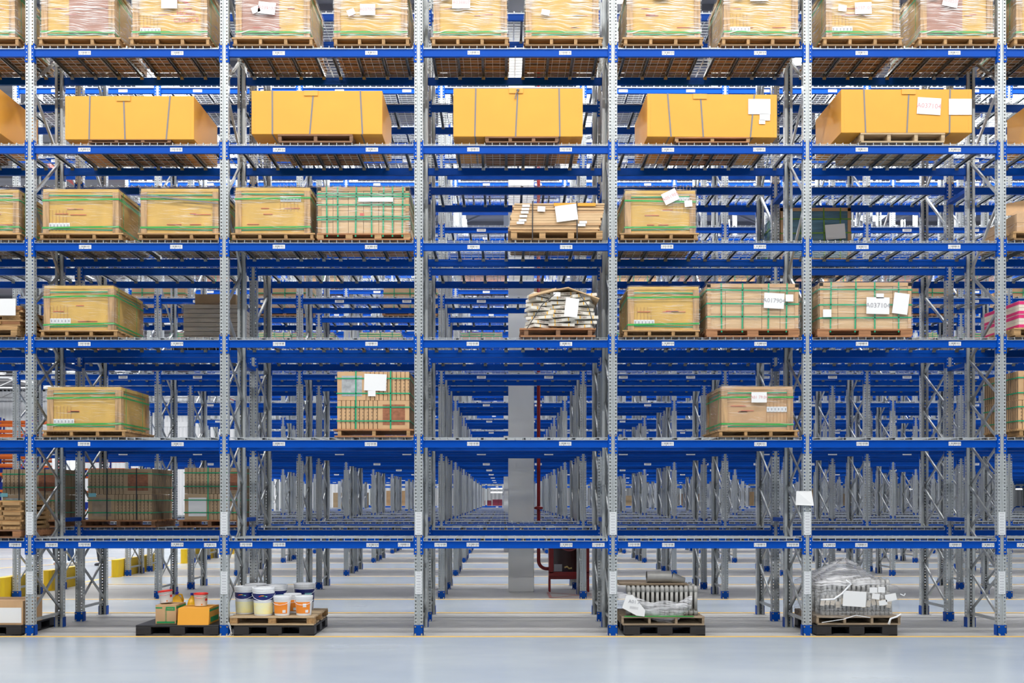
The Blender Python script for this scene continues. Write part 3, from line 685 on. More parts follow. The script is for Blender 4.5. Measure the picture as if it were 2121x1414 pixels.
wood_pallet('reddish pallet under the cartons with two large sheets', X(1693, YF), X(1890, YF), L3, .115, YF-.005, YF+1.1, ('wood_red', 'wood_red'), ns=3, bw=.17, block=True)
carton_load('green-strapped wrapped cartons with two large white sheets, third shelf', X(1698, YF), X(1888, YF), L3+.117, Z(585, YF), YF+.01, YF+1.1, 5, 3, hs=(.24, .52, .85), vs=(.12, .39, .60, .86), fi=2, posts='card_tan', notes=[(.17, .33, .33, .24, -.02, 'A037104'), (.50, .36, .22, .30, -.13), (.2, .47, .11, .07), (-.56, .22, .12, .11)])

# tile cartons on edge
def tile_load(label, x0, x1, z0, z1, y0, y1, lay, hs, vs, rz=0, notes=(), sm='teal', vm=None, cyan=None, body='card_grey'):
    W = x1-x0; H = z1-z0; D = y1-y0
    o = thing('tile_carton_load', label, 'cartons', ((x0+x1)/2, y0, z0), rz, 'upright tile cartons strapped in two layers')
    for li, row in enumerate(lay):
        za = H*li/len(lay); zb = H*(li+1)/len(lay)-.004; x = -W/2
        tot = sum(v for _, v in row)
        for kind, v in row:
            ww = W*v/tot
            if kind == 'n':
                n = max(1, round(ww/.062))
                for i in range(n):
                    m = MB(); a = x+ww*i/n; m.box(a+.003, a+ww/n-.006, random.uniform(0, .005), D*.48, za, zb, 0)
                    for q in range(5): m.box(a+ww/n-.02, a+ww/n-.013, -.001, .0, za+(zb-za)*(.2+.12*q), za+(zb-za)*(.25+.12*q), 1)
                    m.build('tile_carton', [M[body], M['dark']], o)
            else:
                m = MB(); m.box(x+.003, x+ww-.003, .0, D*.48, za, zb, 0); m.box(x+ww*.16, x+ww*.86, -.002, .0, za+(zb-za)*.14, za+(zb-za)*.86, 1); m.build('tile_carton', [M[body], M[kind]], o)
            x += ww
        n = max(2, round(D*.5/.062))
        m = MB(); m.box(-W/2+.004, W/2-.004, D*.5, D-.005, za, zb); m.build('tile_carton', M[body], o)
        for sx in (-1, 1):
            m = MB()
            for i in range(int(D/.06)):
                a = .03+i*.06; xx = sx*W/2
                m.box(min(xx, xx+sx*.002), max(xx, xx+sx*.002), a, a+.008, za+.01, zb-.005)
            m.build('carton_joint', M['dark'], o)
    straps_h(o, W, D, [H*t for t in hs], M[sm], e=.008, w_=.008)
    straps_v(o, [-W/2+W*t for t in vs], D, H, M[vm or sm], e=.008, w_=.009, z0=-.03)
    for n_ in notes: note(o, *n_[:4], rot=n_[4] if len(n_) > 4 else 0, y=-.014)
    if cyan: note(o, cyan[0], cyan[1], .12, .06, .02, y=-.012, mt='cyan')
    return o
L2 = LV1a[1]+.043
wood_pallet('orange-brown pallet under the tile cartons, second shelf up', X(691, YF), X(858, YF), L2, .115, YF-.01, YF+1.05, ('wood_red', 'wood_x'), ns=3, bw=.05, over=.06)
tile_load('tile cartons with herringbone picture and white sheet, second shelf up', X(698, YF), X(848, YF), L2+.117, Z(769, YF), YF+.01, YF+1.0, [[('n', .56), ('tilepic', .44)], [('greypic', .40), ('n', .6)]], (.14, .38, .62, .88), (.26, .74), notes=[(.03, .67, .32, .24, -.03), (-.02, .51, .11, .08)], body='card_tan')
wood_pallet('pale pallet under tile cartons cut by the right edge', X(2106, YF), X(2270, YF), L2, .115, YF-.01, YF+1.05, ns=3, bw=.05, over=.04)
tile_load('tile cartons with brown picture cut by the right edge, second shelf', X(2110, YF), X(2265, YF), L2+.117, Z(767, YF), YF+.01, YF+1.05, [[('n', .5), ('beigepic', .5)], [('tilepic', .45), ('n', .55)]], (.14, .38, .62, .88), (.4, .8), body='card_tan')
m_ = 16.3; Lb = LV1b[0]+.043
for (a, b, zt, pa, pb, tx, lay, cy) in [
  (5, 121, 971, -8, 126, 'left tile cartons with cyan label on the rear lower shelf, behind upright', [[('greypic', .4), ('n', .6)], [('n', .58), ('tilepic', .42)]], (-.42, .40)),
  (182, 315, 970, 167, 326, 'middle tile cartons with brown pattern, rear lower shelf', [[('beigepic', .42), ('n', .58)], [('n', .55), ('tilepic', .45)]], (-.44, .40)),
  (382, 499, 968, 368, 502, 'tile cartons with white panel, rear lower shelf beside second upright', [[('lab', .45), ('n', .55)], [('n', .62), ('tilepic', .38)]], None)]:
    wood_pallet('wooden pallet under the '+tx[:tx.find(',')] if ',' in tx else 'wooden pallet under '+tx, X(pa, m_), X(pb, m_), Lb, .115, m_-.03, m_+1.0, ('wood_red', 'wood_brown'), ns=3, bw=.06, over=.03)
    tile_load(tx, X(a, m_), X(b, m_), Lb+.117, Z(zt, m_), m_, m_+1.0, lay, (.14, .38, .64, .90), (.3, .76) if a != 382 else (.42,), vm='blackstrap' if a != 382 else None, cyan=cy)

# flat cardboard bundle on the fourth shelf
wood_pallet('pale pallet under the flat cardboard bundle, fourth shelf', X(1058, YF), X(1248, YF), L4, .13, YF-.01, YF+1.0, ('wood_x', 'wood_x'), ns=4, bw=.09, block=True)
o = thing('cardboard_bundle', 'strapped bundle of flattened cardboard with white sheet, fourth shelf', 'cardboard', (X(1150, YF), YF, L4+.133))
z = 0; H_ = Z(421, YF)-(L4+.133); i = 0; rnd = random.Random(3)
while z < H_-.02:
    t = min(rnd.choice((.012, .018, .03, .04)), H_-z); f = z/H_
    xa = X(1052, YF)-o.location.x+f*.09+rnd.uniform(-.015, .015); xb = X(1240, YF)-o.location.x+f*.09+rnd.uniform(-.01, .015)
    m = MB(); m.box(xa, xb, rnd.uniform(-.01, .012), .95+rnd.uniform(-.03, .03), z+.001, z+t-.002); m.build('cardboard_sheet', M['card_pale' if i % 5 else 'card_tan'], o); z += t; i += 1
m = MB(); m.box(-.02, .58, -.02, .0, H_-.042, H_); m.build('yellow_edge_board', M['yellow'], o)
for px in (1103, 1195): straps_v(o, [X(px, YF)-o.location.x], .95, H_+.004, M['blackstrap'], e=.022, w_=.008, z0=-.13, lean=.01)
note(o, .16, H_*.63, .31, .23, .13, y=-.03); note(o, -.20, H_*.78, .11, .075, -.05, y=-.024)
for i, (a, b, c) in enumerate(((-.42, .90, .10), (-.43, .78, .09), (-.44, .66, .1), (-.46, .52, .08), (-.47, .38, .1), (-.5, .28, .08), (.40, .30, .09), (.38, .2, .12))): note(o, a, H_*b, .11, .035, 0, y=-.018, mt='lab', name='paper_label')

# white tile boxes stack on the third shelf
wood_pallet('brown pallet under the heap of white tile boxes', X(1077, YF), X(1235, YF), L3, .125, YF-.01, YF+1.0, ('wood_red', 'wood_brown'), ns=3, bw=.06, over=.06)
o = thing('tile_box_heap', 'leaning heap of flat white tile boxes under a bent cardboard cover', 'boxes', (X(1163, YF), YF, L3+.127))
H_ = Z(602, YF)-(L3+.127); rnd = random.Random(11); nl = 8
for k in range(nl):
    zc = .03+k*(H_-.09)/(nl-1); rr = .46-.05*(k/nl)
    for j in range(3):
        cx = (-.29, .02, .30)[j]*(1-.12*k/nl)+rnd.uniform(-.03, .03); an = rnd.choice((-.35, -.2, .1, .3, .5))*(1 if j != 1 else .8); ti = rnd.uniform(-.07, .07)+(cx*-.35 if k > 5 else 0)
        b = MB(); b.box(-.19, .19, -.15, .15, -.021, .021, 0); b.box(-.10, -.088, -.153, -.15, -.022, .022, 1); b.box(.1, .112, -.153, -.15, -.022, .022, 1); b.box(-.11, -.09, -.15, .15, .021, .0225, 1)
        q = b.build('tile_box', [M['boxwhite'], M['jug']], o, bevel=.004); q.location = (cx, .17+rnd.uniform(-.02, .03), zc+(j == 1)*.024); q.rotation_euler = (0, ti, an)
        t_ = text('box_lettering', 'VIRO', .04, M['wood_brown'], q, (rnd.choice((-.04, .05)), -.154, 0), (PI/2, PI if rnd.random() < .5 else 0, 0))
        b = MB(); b.box(-.19, .19, -.15, .15, -.021, .021, 0); q = b.build('tile_box', [M['boxwhite']], o, bevel=.004); q.location = (cx, .58, zc); q.rotation_euler = (0, ti, an)
m = MB(); m.hexa([(-.47, -.06, H_-.10), (-.08, -.06, H_-.0), (-.08, .8, H_-.0), (-.47, .8, H_-.1), (-.47, -.06, H_-.07), (-.08, -.06, H_+.03), (-.08, .8, H_+.03), (-.47, .8, H_-.07)])
m.hexa([(-.08, -.05, H_+.0), (.10, -.05, H_+.035), (.10, .8, H_+.03), (-.08, .8, H_), (-.08, -.05, H_+.012), (.10, -.05, H_+.047), (.10, .8, H_+.042), (-.08, .8, H_+.012)])
m.hexa([(.10, -.05, H_+.03), (.54, -.05, H_-.13), (.54, .8, H_-.13), (.10, .8, H_+.03), (.10, -.05, H_+.042), (.54, -.05, H_-.115), (.54, .8, H_-.115), (.10, .8, H_+.042)])
m.build('cardboard_cover', M['card_pale'], o)
note(o, .14, H_*.52, .19, .27, -.12, y=-.09); note(o, -.07, H_*.88, .1, .06, 0, y=-.07)
m = MB(); m.tube([(-.50, -.05, -.02), (-.28, -.09, H_*.6), (-.05, -.06, H_-.02)], .006, 5); m.build('strap', M['blackstrap'], o); m = MB(); m.tube([(.47, -.05, -.02), (.38, -.09, H_*.55), (.25, -.06, H_-.05)], .006, 5); m.build('strap', M['blackstrap'], o)

# dark blue wrapped load, brown wrapped load on black pallet (second rack)
d = 16.3; Lq = LV1b[3]+.043
wood_pallet('pallet under the dark blue wrapped load', X(1617, d), X(1765, d), Lq, .12, d, d+1.05, ns=3)
o = carton_load('dark blue film-wrapped load with green straps and white sheet, rear shelf', X(1617, d), X(1763, d), Lq+.122, Z(430, d), d+.02, d+1.05, 1, 1, body='bluefilm', hs=(.25, .5, .78), vs=(.3, .62, .85), sm='olive', posts='card_tan', ny=1, notes=[(.31, .42, .32, .24, .08)])
d = 16.3; Lq = LV1b[2]+.043
o = plastic_pallet('black plastic pallet lettered SCG H on the rear third shelf', X(356, d), X(500, d), Lq, .14, d, d+1.0)
text('pallet_lettering', 'SCG H', .06, M['white'], o, (-.40, -.003, .10)); text('pallet_lettering', '38', .06, M['white'], o, (.5, -.003, .10))
o = carton_load('grey-brown flat cartons in hazy film on black plastic pallet', X(378, d), X(493, d), Lq+.142, Z(629, d), d+.02, d+1.0, 1, 9, body='greyfilm', ny=1, gap=.012)
m = MB(); m.box(-.28, .38, .1, .8, Z(629, d)-Lq-.14, Z(606, d)-Lq-.142); m.build('top_carton', M['card_grey'], o)
shell(o, X(493, d)-X(378, d), .98, Z(629, d)-Lq-.142, 0, M['film_light'], e=.016)

# left partial: stack of pallets with paper, fourth and first shelves
def stack(label, x0, x1, z0, z1, y0, n, woods, mt_note=None, cat='pallets'):
    W = x1-x0; H = z1-z0; o = thing('timber_stack', label, cat, ((x0+x1)/2, y0, z0)); rnd = random.Random(label)
    for i in range(n):
        z = H*i/n; t = H/n*.62
        for j in range(4):
            a = -W/2+W*j/4+rnd.uniform(-.02, .02); m = MB(); m.box(a, a+W/4*.93, rnd.uniform(-.02, .04), .95+rnd.uniform(-.05, .05), z+.001, z+t)
            m.build('timber_piece', M[woods[(i+j) % len(woods)]], o)
        m = MB(); off = .05 if i % 2 else -.02
        m.box(-W/2+off, W/2+off*.5, .02, .12, z+t, z+H/n-.001); m.box(-W/2, W/2, .8, .9, z+t, z+H/n-.001); m.build('timber_spacer', M[woods[0]], o)
    if mt_note: note(o, *mt_note, y=-.045)
    return o
wood_pallet('pale pallet under the timber stack, third shelf', X(-120, YF), X(36, YF), L3, .12, YF-.02, YF+1.0, ('wood_x', 'wood_x'), ns=3, bw=.09)
stack('stack of short planks with a white sheet, left edge, third shelf', X(-118, YF), X(42, YF), L3+.122, Z(632, YF), YF, 5, ('wood_x', 'wood_red', 'wood_y'), (.38, .3, .26, .24))
L1 = LV1a[0]+.043
wood_pallet('rough brown pallet at the left edge, lowest shelf', X(-110, YF), X(44, YF), L1, .12, YF-.02, YF+1.1, ('wood_brown', 'wood_red'), ns=3, bw=.12)
stack('stack of yellowish timber blocks at the left edge, lowest shelf', X(-108, YF), X(44, YF), L1+.122, Z(1036, YF), YF, 6, ('wood_x', 'wood_y'))

# right partial loads: wrapped cartons, magenta boxes
wood_pallet('pallet under the wrapped cartons cut by the right edge, fourth shelf', X(2098, YF), X(2260, YF), L4, .12, YF-.01, YF+1.05)
o = carton_load('open brown cartons under loose film cut by the right edge, fourth shelf', X(2108, YF), X(2255, YF), L4+.122, Z(440, YF), YF+.02, YF+1.0, 2, 2, body='card_tan', fi=1)
m = MB(); m.hexa([(-.5, .35, .33), (-.1, .35, .36), (-.1, .36, .36), (-.5, .36, .33), (-.5, .42, .52), (-.1, .45, .60), (-.1, .46, .60), (-.5, .43, .52)]); m.build('carton_flap', M['card_tan'], o)
wood_pallet('green-edged pallet under the magenta boxes, third shelf', X(2100, YF), X(2260, YF), L3, .13, YF-.01, YF+1.1, ('wood_x', 'wood_x'), ns=3, bw=.10)
o = thing('magenta_carton_load', 'white and magenta cartons stacked at the right edge, third shelf', 'cartons', (X(2183, YF), YF+.01, L3+.132))
for k in range(4):
    for j in range(3):
        for i in range(2):
            m = MB(); a = -.5+i*.5; z = k*.098; y = j*.35; m.box(a+.002, a+.497, y+.002, y+.347, z+.001, z+.096, 0)
            s0 = .03 if (k+j) % 2 else .05; m.box(a+.0, a+.5, y+.0, y+.349, z+.045 if k % 2 else z+.008, z+.092 if k % 2 else z+.05, 1)
            m.box(a+.1, a+.4, y-.002, y, z+.02, z+.08, 2)
            m.build('magenta_carton', [M['cream'], M['pink'], M['white']], o)

# ------------------------------------------------------------------ loads deeper in the racks
def deep(px0, px1, pyt, ri, li, lab, body='card_pale', sm='teal', ph=.12, fi=None, hs=(.3, .7), vs=(.2, .5, .8), hh=None):
    d, LV = RACKS[ri]; L = LV[li]+.043; xa, xb = X(px0, d), X(px1, d)
    wood_pallet('pallet under the '+lab, xa-.03, xb+.03, L, ph, d, d+1.05, ('wood_red', 'wood_brown'), ns=3, bw=.07, group='pallets on the racks behind')
    zt = L+ph+hh if hh else Z(pyt, d)
    carton_load(lab, xa, xb, L+ph+.002, zt, d+.02, d+1.0, 2, 3, body=body, hs=hs, vs=vs, sm=sm, fi=fi, ny=1, group='carton loads on the racks behind')
deep(272, 382, 591, 3, 3, 'long cartons behind the third shelf crate in first full bay', 'card_tan')
deep(533, 646, 591, 3, 3, 'carton load behind second full bay, left part', 'card_tan')
deep(794, 905, 592, 3, 3, 'carton load seen beside the third upright in a rear rack', 'card_pale')
deep(1103, 1179, 591, 3, 3, 'carton load right of the white pillar in a rear rack', 'card_tan')
deep(1888, 1975, 590, 3, 3, 'carton load right of the cartons with two large sheets', 'card_tan')
deep(2096, 2215, 590, 3, 3, 'carton load behind the magenta cartons', 'card_tan')
deep(415, 478, 574, 4, 4, 'carton load near second upright in the fifth rack', 'card_mauve', hh=.7)
deep(629, 710, 574, 4, 4, 'carton load above the rear beams in second bay', 'card_tan', hh=.7, fi=0)
deep(955, 1050, 570, 4, 4, 'mauve wrapped load left of the white pillar', 'card_mauve', fi=1, hh=.75, sm='blackstrap')
deep(1265, 1360, 574, 4, 4, 'carton load behind the crate in fourth bay', 'card_tan', hh=.7)
deep(1408, 1472, 574, 4, 4, 'mauve wrapped load behind the green-strapped cartons', 'card_mauve', hh=.7, fi=2)
deep(1480, 1565, 574, 4, 4, 'tan load behind the green-strapped cartons', 'card_tan', hh=.7)
deep(1636, 1690, 574, 4, 4, 'pinkish wrapped load beside fifth upright', 'card_mauve', hh=.75, fi=0)
deep(1704, 1790, 574, 4, 4, 'tan load above the cartons with large sheets', 'card_tan', hh=.7)
deep(1862, 1930, 574, 4, 4, 'pink wrapped load above the rear beams in fifth bay', 'card_mauve', hh=.75, fi=1)
deep(1990, 2060, 572, 4, 4, 'pink wrapped load behind the magenta cartons', 'card_mauve', hh=.75, fi=1)
for i, (a, b) in enumerate(((352, 430), (536, 600), (605, 690), (745, 830), (955, 1040), (1230, 1330), (1700, 1790), (1925, 1960), (2000, 2080))):
    deep(a, b, 688, 4, 3, 'low load on the fifth rack '+('beside the crate', 'in second bay left', 'in second bay middle', 'in second bay right', 'left of the pillar', 'behind the tile box heap', 'behind the strapped cartons', 'between rear uprights', 'behind magenta cartons')[i], 'card_pale' if i % 2 else 'card_mauve', fi=i % 3)
deep(60, 95, 960, 2, 0, 'brown load between the left uprights', 'card_grey', hh=.4) if False else None
# far goods beyond the corridor
for i, (a, b, yt, bd) in enumerate(((1004, 1018, 1036, 'crimson'), (1020, 1044, 1034, 'crimson'), (690, 760, 1020, 'card_grey'), (1295, 1345, 1026, 'card_grey'), (1400, 1460, 1022, 'wood_brown'), (1560, 1600, 1018, 'card_tan'), (1740, 1830, 1022, 'card_grey'), (2060, 2100, 1018, 'card_grey'), (800, 850, 1016, 'card_tan'), (1655, 1690, 1014, 'card_tan'))):
    d = 79.0; xa, xb = X(a, d), X(b, d)
    lab = ('crimson wrapped load at the far end, left one', 'crimson wrapped load at the far end beside the pillar', 'distant grey-brown goods seen low in second bay', 'distant goods low behind the fourth upright', 'distant dark brown goods low in fourth bay', 'distant tan goods in fourth bay', 'distant grey goods low in fifth bay', 'distant goods beside the sixth upright', 'distant tan goods beside the third upright', 'distant tan goods beside the fifth upright')[i]
    wood_pallet('far pallet under the '+lab, xa, xb, 0, .14, d, d+1.2, ns=3, group='pallets at the far end')
    carton_load(lab, xa, xb, .142, max(1.3, Z(yt, d)), d, d+1.2, 2, 2, body=bd, ny=1, hs=(.5,), vs=(.5,), sm='blackstrap' if bd == 'crimson' else 'teal', group='goods at the far end')

# ------------------------------------------------------------------ pillars, pipe, fire cabinet
def pillar(x0, x1, y0, y1, sign=False):
    m = MB(); m.box(x0, x1, y0, y1, 0, RZ-.01); o = m.build('trim_1' if False else 'pillar', M['plaster']); b = o.modifiers.new('bevel', 'BEVEL'); b.width = .02; b.segments = 2
    return struct(o)
pillar(.113, .656, 21.46, 21.98)
pillar(.02, .50, 37.9, 38.42); pillar(-.05, .45, 57.2, 57.7)
p = pillar(-18.25, -17.5, 41.0, 41.75)
o = thing('no_smoking_sign', 'white sign with red ring and bar on the left pillar', 'sign', (-17.87, 40.98, Z(965, 41)), group=None)
m = MB(); m.box(-.34, .34, -.02, .0, -.3, .42); m.build('sign_board', M['white'], o)
m = MB(); pts = [(.16*math.cos(t), -.03, .08+.16*math.sin(t)) for t in [2*PI*i/24 for i in range(25)]]; m.tube(pts, .022, 6); m.bar((-.11, -.03, .19), (.11, -.03, -.03), .02, .03, up=(0, 1, 0)); m.build('ring_mark', M['redlid'], o)
px_ = .757
o = thing('standpipe', 'dark red fire pipe rising beside the white pillar', 'pipe', (px_, 21.6, 0))
m = MB(); arc = [(.0+.17*(1-math.cos(t)), 0, .66-.17*math.sin(t)) for t in [PI/2*i/8 for i in range(9)]]
m.tube([(0, 0, RZ-.02), (0, 0, .66)]+arc[1:]+[(.25, 0, .49)], .038, 12); m.build('pipe_body', M['redp'], o, smooth=True)
m = MB(); m.tube([(0, 0, 1.745), (0, 0, 1.765), (0, 0, 1.80), (0, 0, 1.82)], [.05, .095, .095, .05], 14); m.build('flange', M['redp'], o)
m = MB(); m.tube([(0, 0, 2.85), (0, 0, 2.87)], .046, 12); m.build('pipe_clamp', M['galv'], o)
o = thing('fire_hose_cabinet', 'red fire hose cabinet on legs, glass door, right of the pillar', 'cabinet', (X(1178.5, 21.55), 21.5, 0))
m = MB(); W = .43; m.box(-W, W, .03, .30, .27, 1.36); m.build('cabinet_body', M['redp'], o, bevel=.008)
m = MB(); m.box(-W+.0, -W+.10, 0, .03, .40, 1.34); m.box(W-.10, W, 0, .03, .40, 1.34); m.box(-W, W, 0, .03, .34, .43); m.box(-W, W, 0, .03, 1.25, 1.34); dr = m.build('cabinet_door', M['redp'], o, bevel=.004)
m = MB(); m.box(-W+.10, W-.10, .018, .024, .43, 1.25); m.build('door_glass', M['glassd'], dr)
m = MB(); m.tube([(.0, .0, 1.1), (.0, .028, 1.1)], .22, 28); m.build('hose_reel', mat('dim_red_reel', (.16, .02, .02), .5), o, smooth=False)
m = MB(); m.tube([(.22*math.cos(t), -.004, 1.1+.22*math.sin(t)) for t in [2*PI*i/30 for i in range(31)]], .016, 6); m.build('reel_rim', mat('pale_reel_rim', (.30, .07, .07), .5), o)
m = MB(); m.box(-.32, -.15, .0, .016, .44, .59); m.build('instruction_sheet', mat('grey_sheet', (.28, .28, .30), .6), o)
m = MB(); m.tube([(-.1, .005, .52), (-.04, .005, .54), (.0, .005, .50), (.06, .005, .51)], .018, 8); m.build('brass_nozzle', M['bolt'], o)
for sx in (-1, 1):
    m = MB(); x = sx*(W-.02); m.box(x-.02, x+.02, .03, .07, 0, .27); m.build('leg', M['redp'], o); m = MB(); m.box(x-.02, x+.02, .26, .30, 0, .27); m.build('leg', M['redp'], o)

# ------------------------------------------------------------------ floor loads
def G(px, d): return X(px, d)
YP = 14.62
plastic_pallet('black plastic pallet at the left edge, under the plain carton', G(-128, YP), G(44, YP), 0, .15, YP, YP+1.1)
plastic_pallet('black plastic pallet carrying the small cartons and red-lidded pails', G(281, YP), G(453, YP), 0, .152, YP, YP+1.1)
plastic_pallet('black plastic pallet under the wooden pallet of paint buckets', G(484, YP), G(651, YP), 0, .15, YP, YP+1.1)
plastic_pallet('worn black plastic pallet under the grey radiators', G(1294, YP), G(1461, YP), 0, .15, YP, YP+1.1)
plastic_pallet('black plastic pallet under the crumpled film-wrapped radiators', G(1691, YP), G(1859, YP), 0, .155, YP, YP+1.1)
wood_pallet('pale block pallet carrying paint buckets', G(476, YP), G(651, YP), .152, .125, YP-.01, YP+1.15, ('wood_pale', 'wood_y'), ns=3, bw=.11, block=True)
wood_pallet('weathered pallet under the grey radiators', G(1287, YP), G(1459, YP), .152, .125, YP-.01, YP+1.1, ('wood_old', 'wood_old'), ns=4, bw=.035)
wood_pallet('weathered pallet under the film-wrapped radiators', G(1691, YP), G(1865, YP), .157, .125, YP-.01, YP+1.1, ('wood_old', 'wood_old'), ns=4, bw=.035)
def box_carton(label, x0, x1, z0, z1, y0, D, body, rz=0, kind=0):
    W = x1-x0; H = z1-z0; o = thing('carton', label, 'box', ((x0+x1)/2, y0, z0), rz)
    m = MB(); m.box(-W/2, W/2, 0, D, 0, H); b = m.build('carton_body', M[body], o, bevel=.004)
    m = MB(); m.hexa([(-W/2, 0, H), (W/2, 0, H), (W/2, D*.48, H+.004), (-W/2, D*.48, H+.004), (-W/2, 0, H+.003), (W/2, 0, H+.003), (W/2, D*.48, H+.008), (-W/2, D*.48, H+.008)])
    m.hexa([(-W/2, D*.5, H+.004), (W/2, D*.5, H+.004), (W/2, D, H), (-W/2, D, H), (-W/2, D*.5, H+.012), (W/2, D*.5, H+.012), (W/2, D, H+.004), (-W/2, D, H+.004)]); m.build('top_flap', M[body], o)
    if kind == 1:
        m = MB(); m.box(-W/2+.005, -W/2+.1, -.002, 0, H-.045, H-.025); m.box(W*.0, W/2-.02, -.002, 0, H-.075, H-.02); m.box(-W/2+.02, W/2-.02, -.002, 0, .01, .038)
        m.box(W/2, W/2+.002, 0, D, H-.05, H-.015); m.box(W/2, W/2+.002, 0, D, .01, .05); m.build('green_band', M['cgreen'], o)
        text('box_lettering', 'COMPOUND', .035, M['cgreen'], o, (.0, -.004, H*.45), (PI/2, PI/2, 0)); text('box_lettering', 'rescue', .035, M['card_tan'], o, (W*.22, -.004, H-.047))
    if kind == 2:
        m = MB(); m.box(W/2, W/2+.002, 0, D*.95, H-.05, H-.02); m.box(W/2, W/2+.002, .05, D*.9, .03, .10); m.build('green_band', M['cgreen'], o)
        m = MB(); m.hexa([(-W/2-.004, -.05, -.02), (W/2, -.05, .0), (W/2, -.045, .0), (-W/2-.004, -.045, -.02), (-W/2-.004, -.005, H), (W/2, -.005, H), (W/2, 0, H), (-W/2-.004, 0, H)]); m.build('hanging_flap', M['yellow'], o)
    return o
o = box_carton('plain brown carton with a white sheet, left edge on black pallet', G(-60, YP), G(46, YP), .152, Z(1245, YP), YP+.02, .62, 'card_tan'); note(o, .17, .14, .36, .22, 0, y=-.006)
zt = Z(1296, YP)
ca = box_carton('tan carton with green bands standing on the black pallet', G(321, YP+.1), G(364, YP+.1), .154, .154+.27, YP+.12, .45, 'card_tan', kind=1)
cb = box_carton('yellow carton with hanging flap on the black pallet', G(370, YP+.06), G(434, YP+.06), .154, .154+.235, YP+.06, .5, 'yellow', kind=2)
def pail(label, x, y, z, r, h, tilt=(0, 0, 0), lid='redlid', group='red-lidded white pails'):
    o = thing('pail', label, 'bucket', (x, y, z), 0, group); o.rotation_euler = tilt
    m = MB(); m.lathe([(0, 0), (r*.88, 0), (r*.9, .01), (r, h*.9), (r*1.02, h*.9)], 28); m.build('pail_body', M['bwhite'], o, smooth=True)
    m = MB(); m.lathe([(r*1.06, h*.9), (r*1.08, h*.9), (r*1.08, h), (r*1.0, h+.004), (r*.9, h-.008), (0, h-.008)], 28); m.build('lid', M[lid], o)
    m = MB(); m.lathe([(r*.975, h*.64), (r*.982, h*.70)], 28, a0=-2.3, a1=-1.2); m.lathe([(r*.96, h*.42), (r*.98, h*.6)], 8, a0=-.6, a1=-.1); m.build('red_print', M['redlid'], o)
    m = MB(); m.lathe([(r*.915, h*.08), (r*.925, h*.2)], 6, a0=-1.25, a1=-1.05); m.build('orange_mark', M['orangep'], o)
    m = MB(); m.tube([(r*1.0*math.cos(t), -.01+r*1.05*math.sin(t), h*.86-.05*abs(math.cos(t-PI/2))*0-.03*math.sin(t-PI)) for t in [PI+PI*i/14 for i in range(15)]], .003, 5); m.build('handle', M['bwhite'], o)
    return o
pail('tilted white pail with red lid on the green-banded carton', G(345, YP+.3), YP+.30, .154+.285+.012, .10, .175, (.0, -.12, .0))
pail('upright white pail with red lid on the yellow carton', G(417, YP+.3), YP+.28, .154+.235+.014, .098, .185)
def jug(label, x, y, z, h, cap=True, rz=0):
    o = thing('plastic_jug', label, 'jug', (x, y, z), rz, 'yellow plastic jugs')
    m = MB(); pr = [(.0, 0), (.085, 0), (.09, .01), (.09, h*.62), (.06, h*.8), (.022, h*.9), (.022, h*.96)]
    m.lathe(pr, 20); q = m.build('jug_body', M['jug'], o, smooth=True); q.scale = (1.1, .75, 1)
    m = MB(); m.tube([(-.02, 0, h*.86), (.02, 0, h*.95), (.07, 0, h*.93), (.09, 0, h*.75), (.088, 0, h*.58)], .014, 8); m.build('handle', M['jug'], o, smooth=True)
    m = MB(); m.tube([(0, 0, h*.94), (0, 0, h*1.03)], .026, 12); m.build('cap', M['bluecap'], o)
jug('yellow jug with handle behind the green-banded carton', G(368, YP+.75), YP+.72, .154, .40); jug('yellow jug with blue cap behind the yellow carton', G(398, YP+.72), YP+.72, .154, .385, rz=1.5)
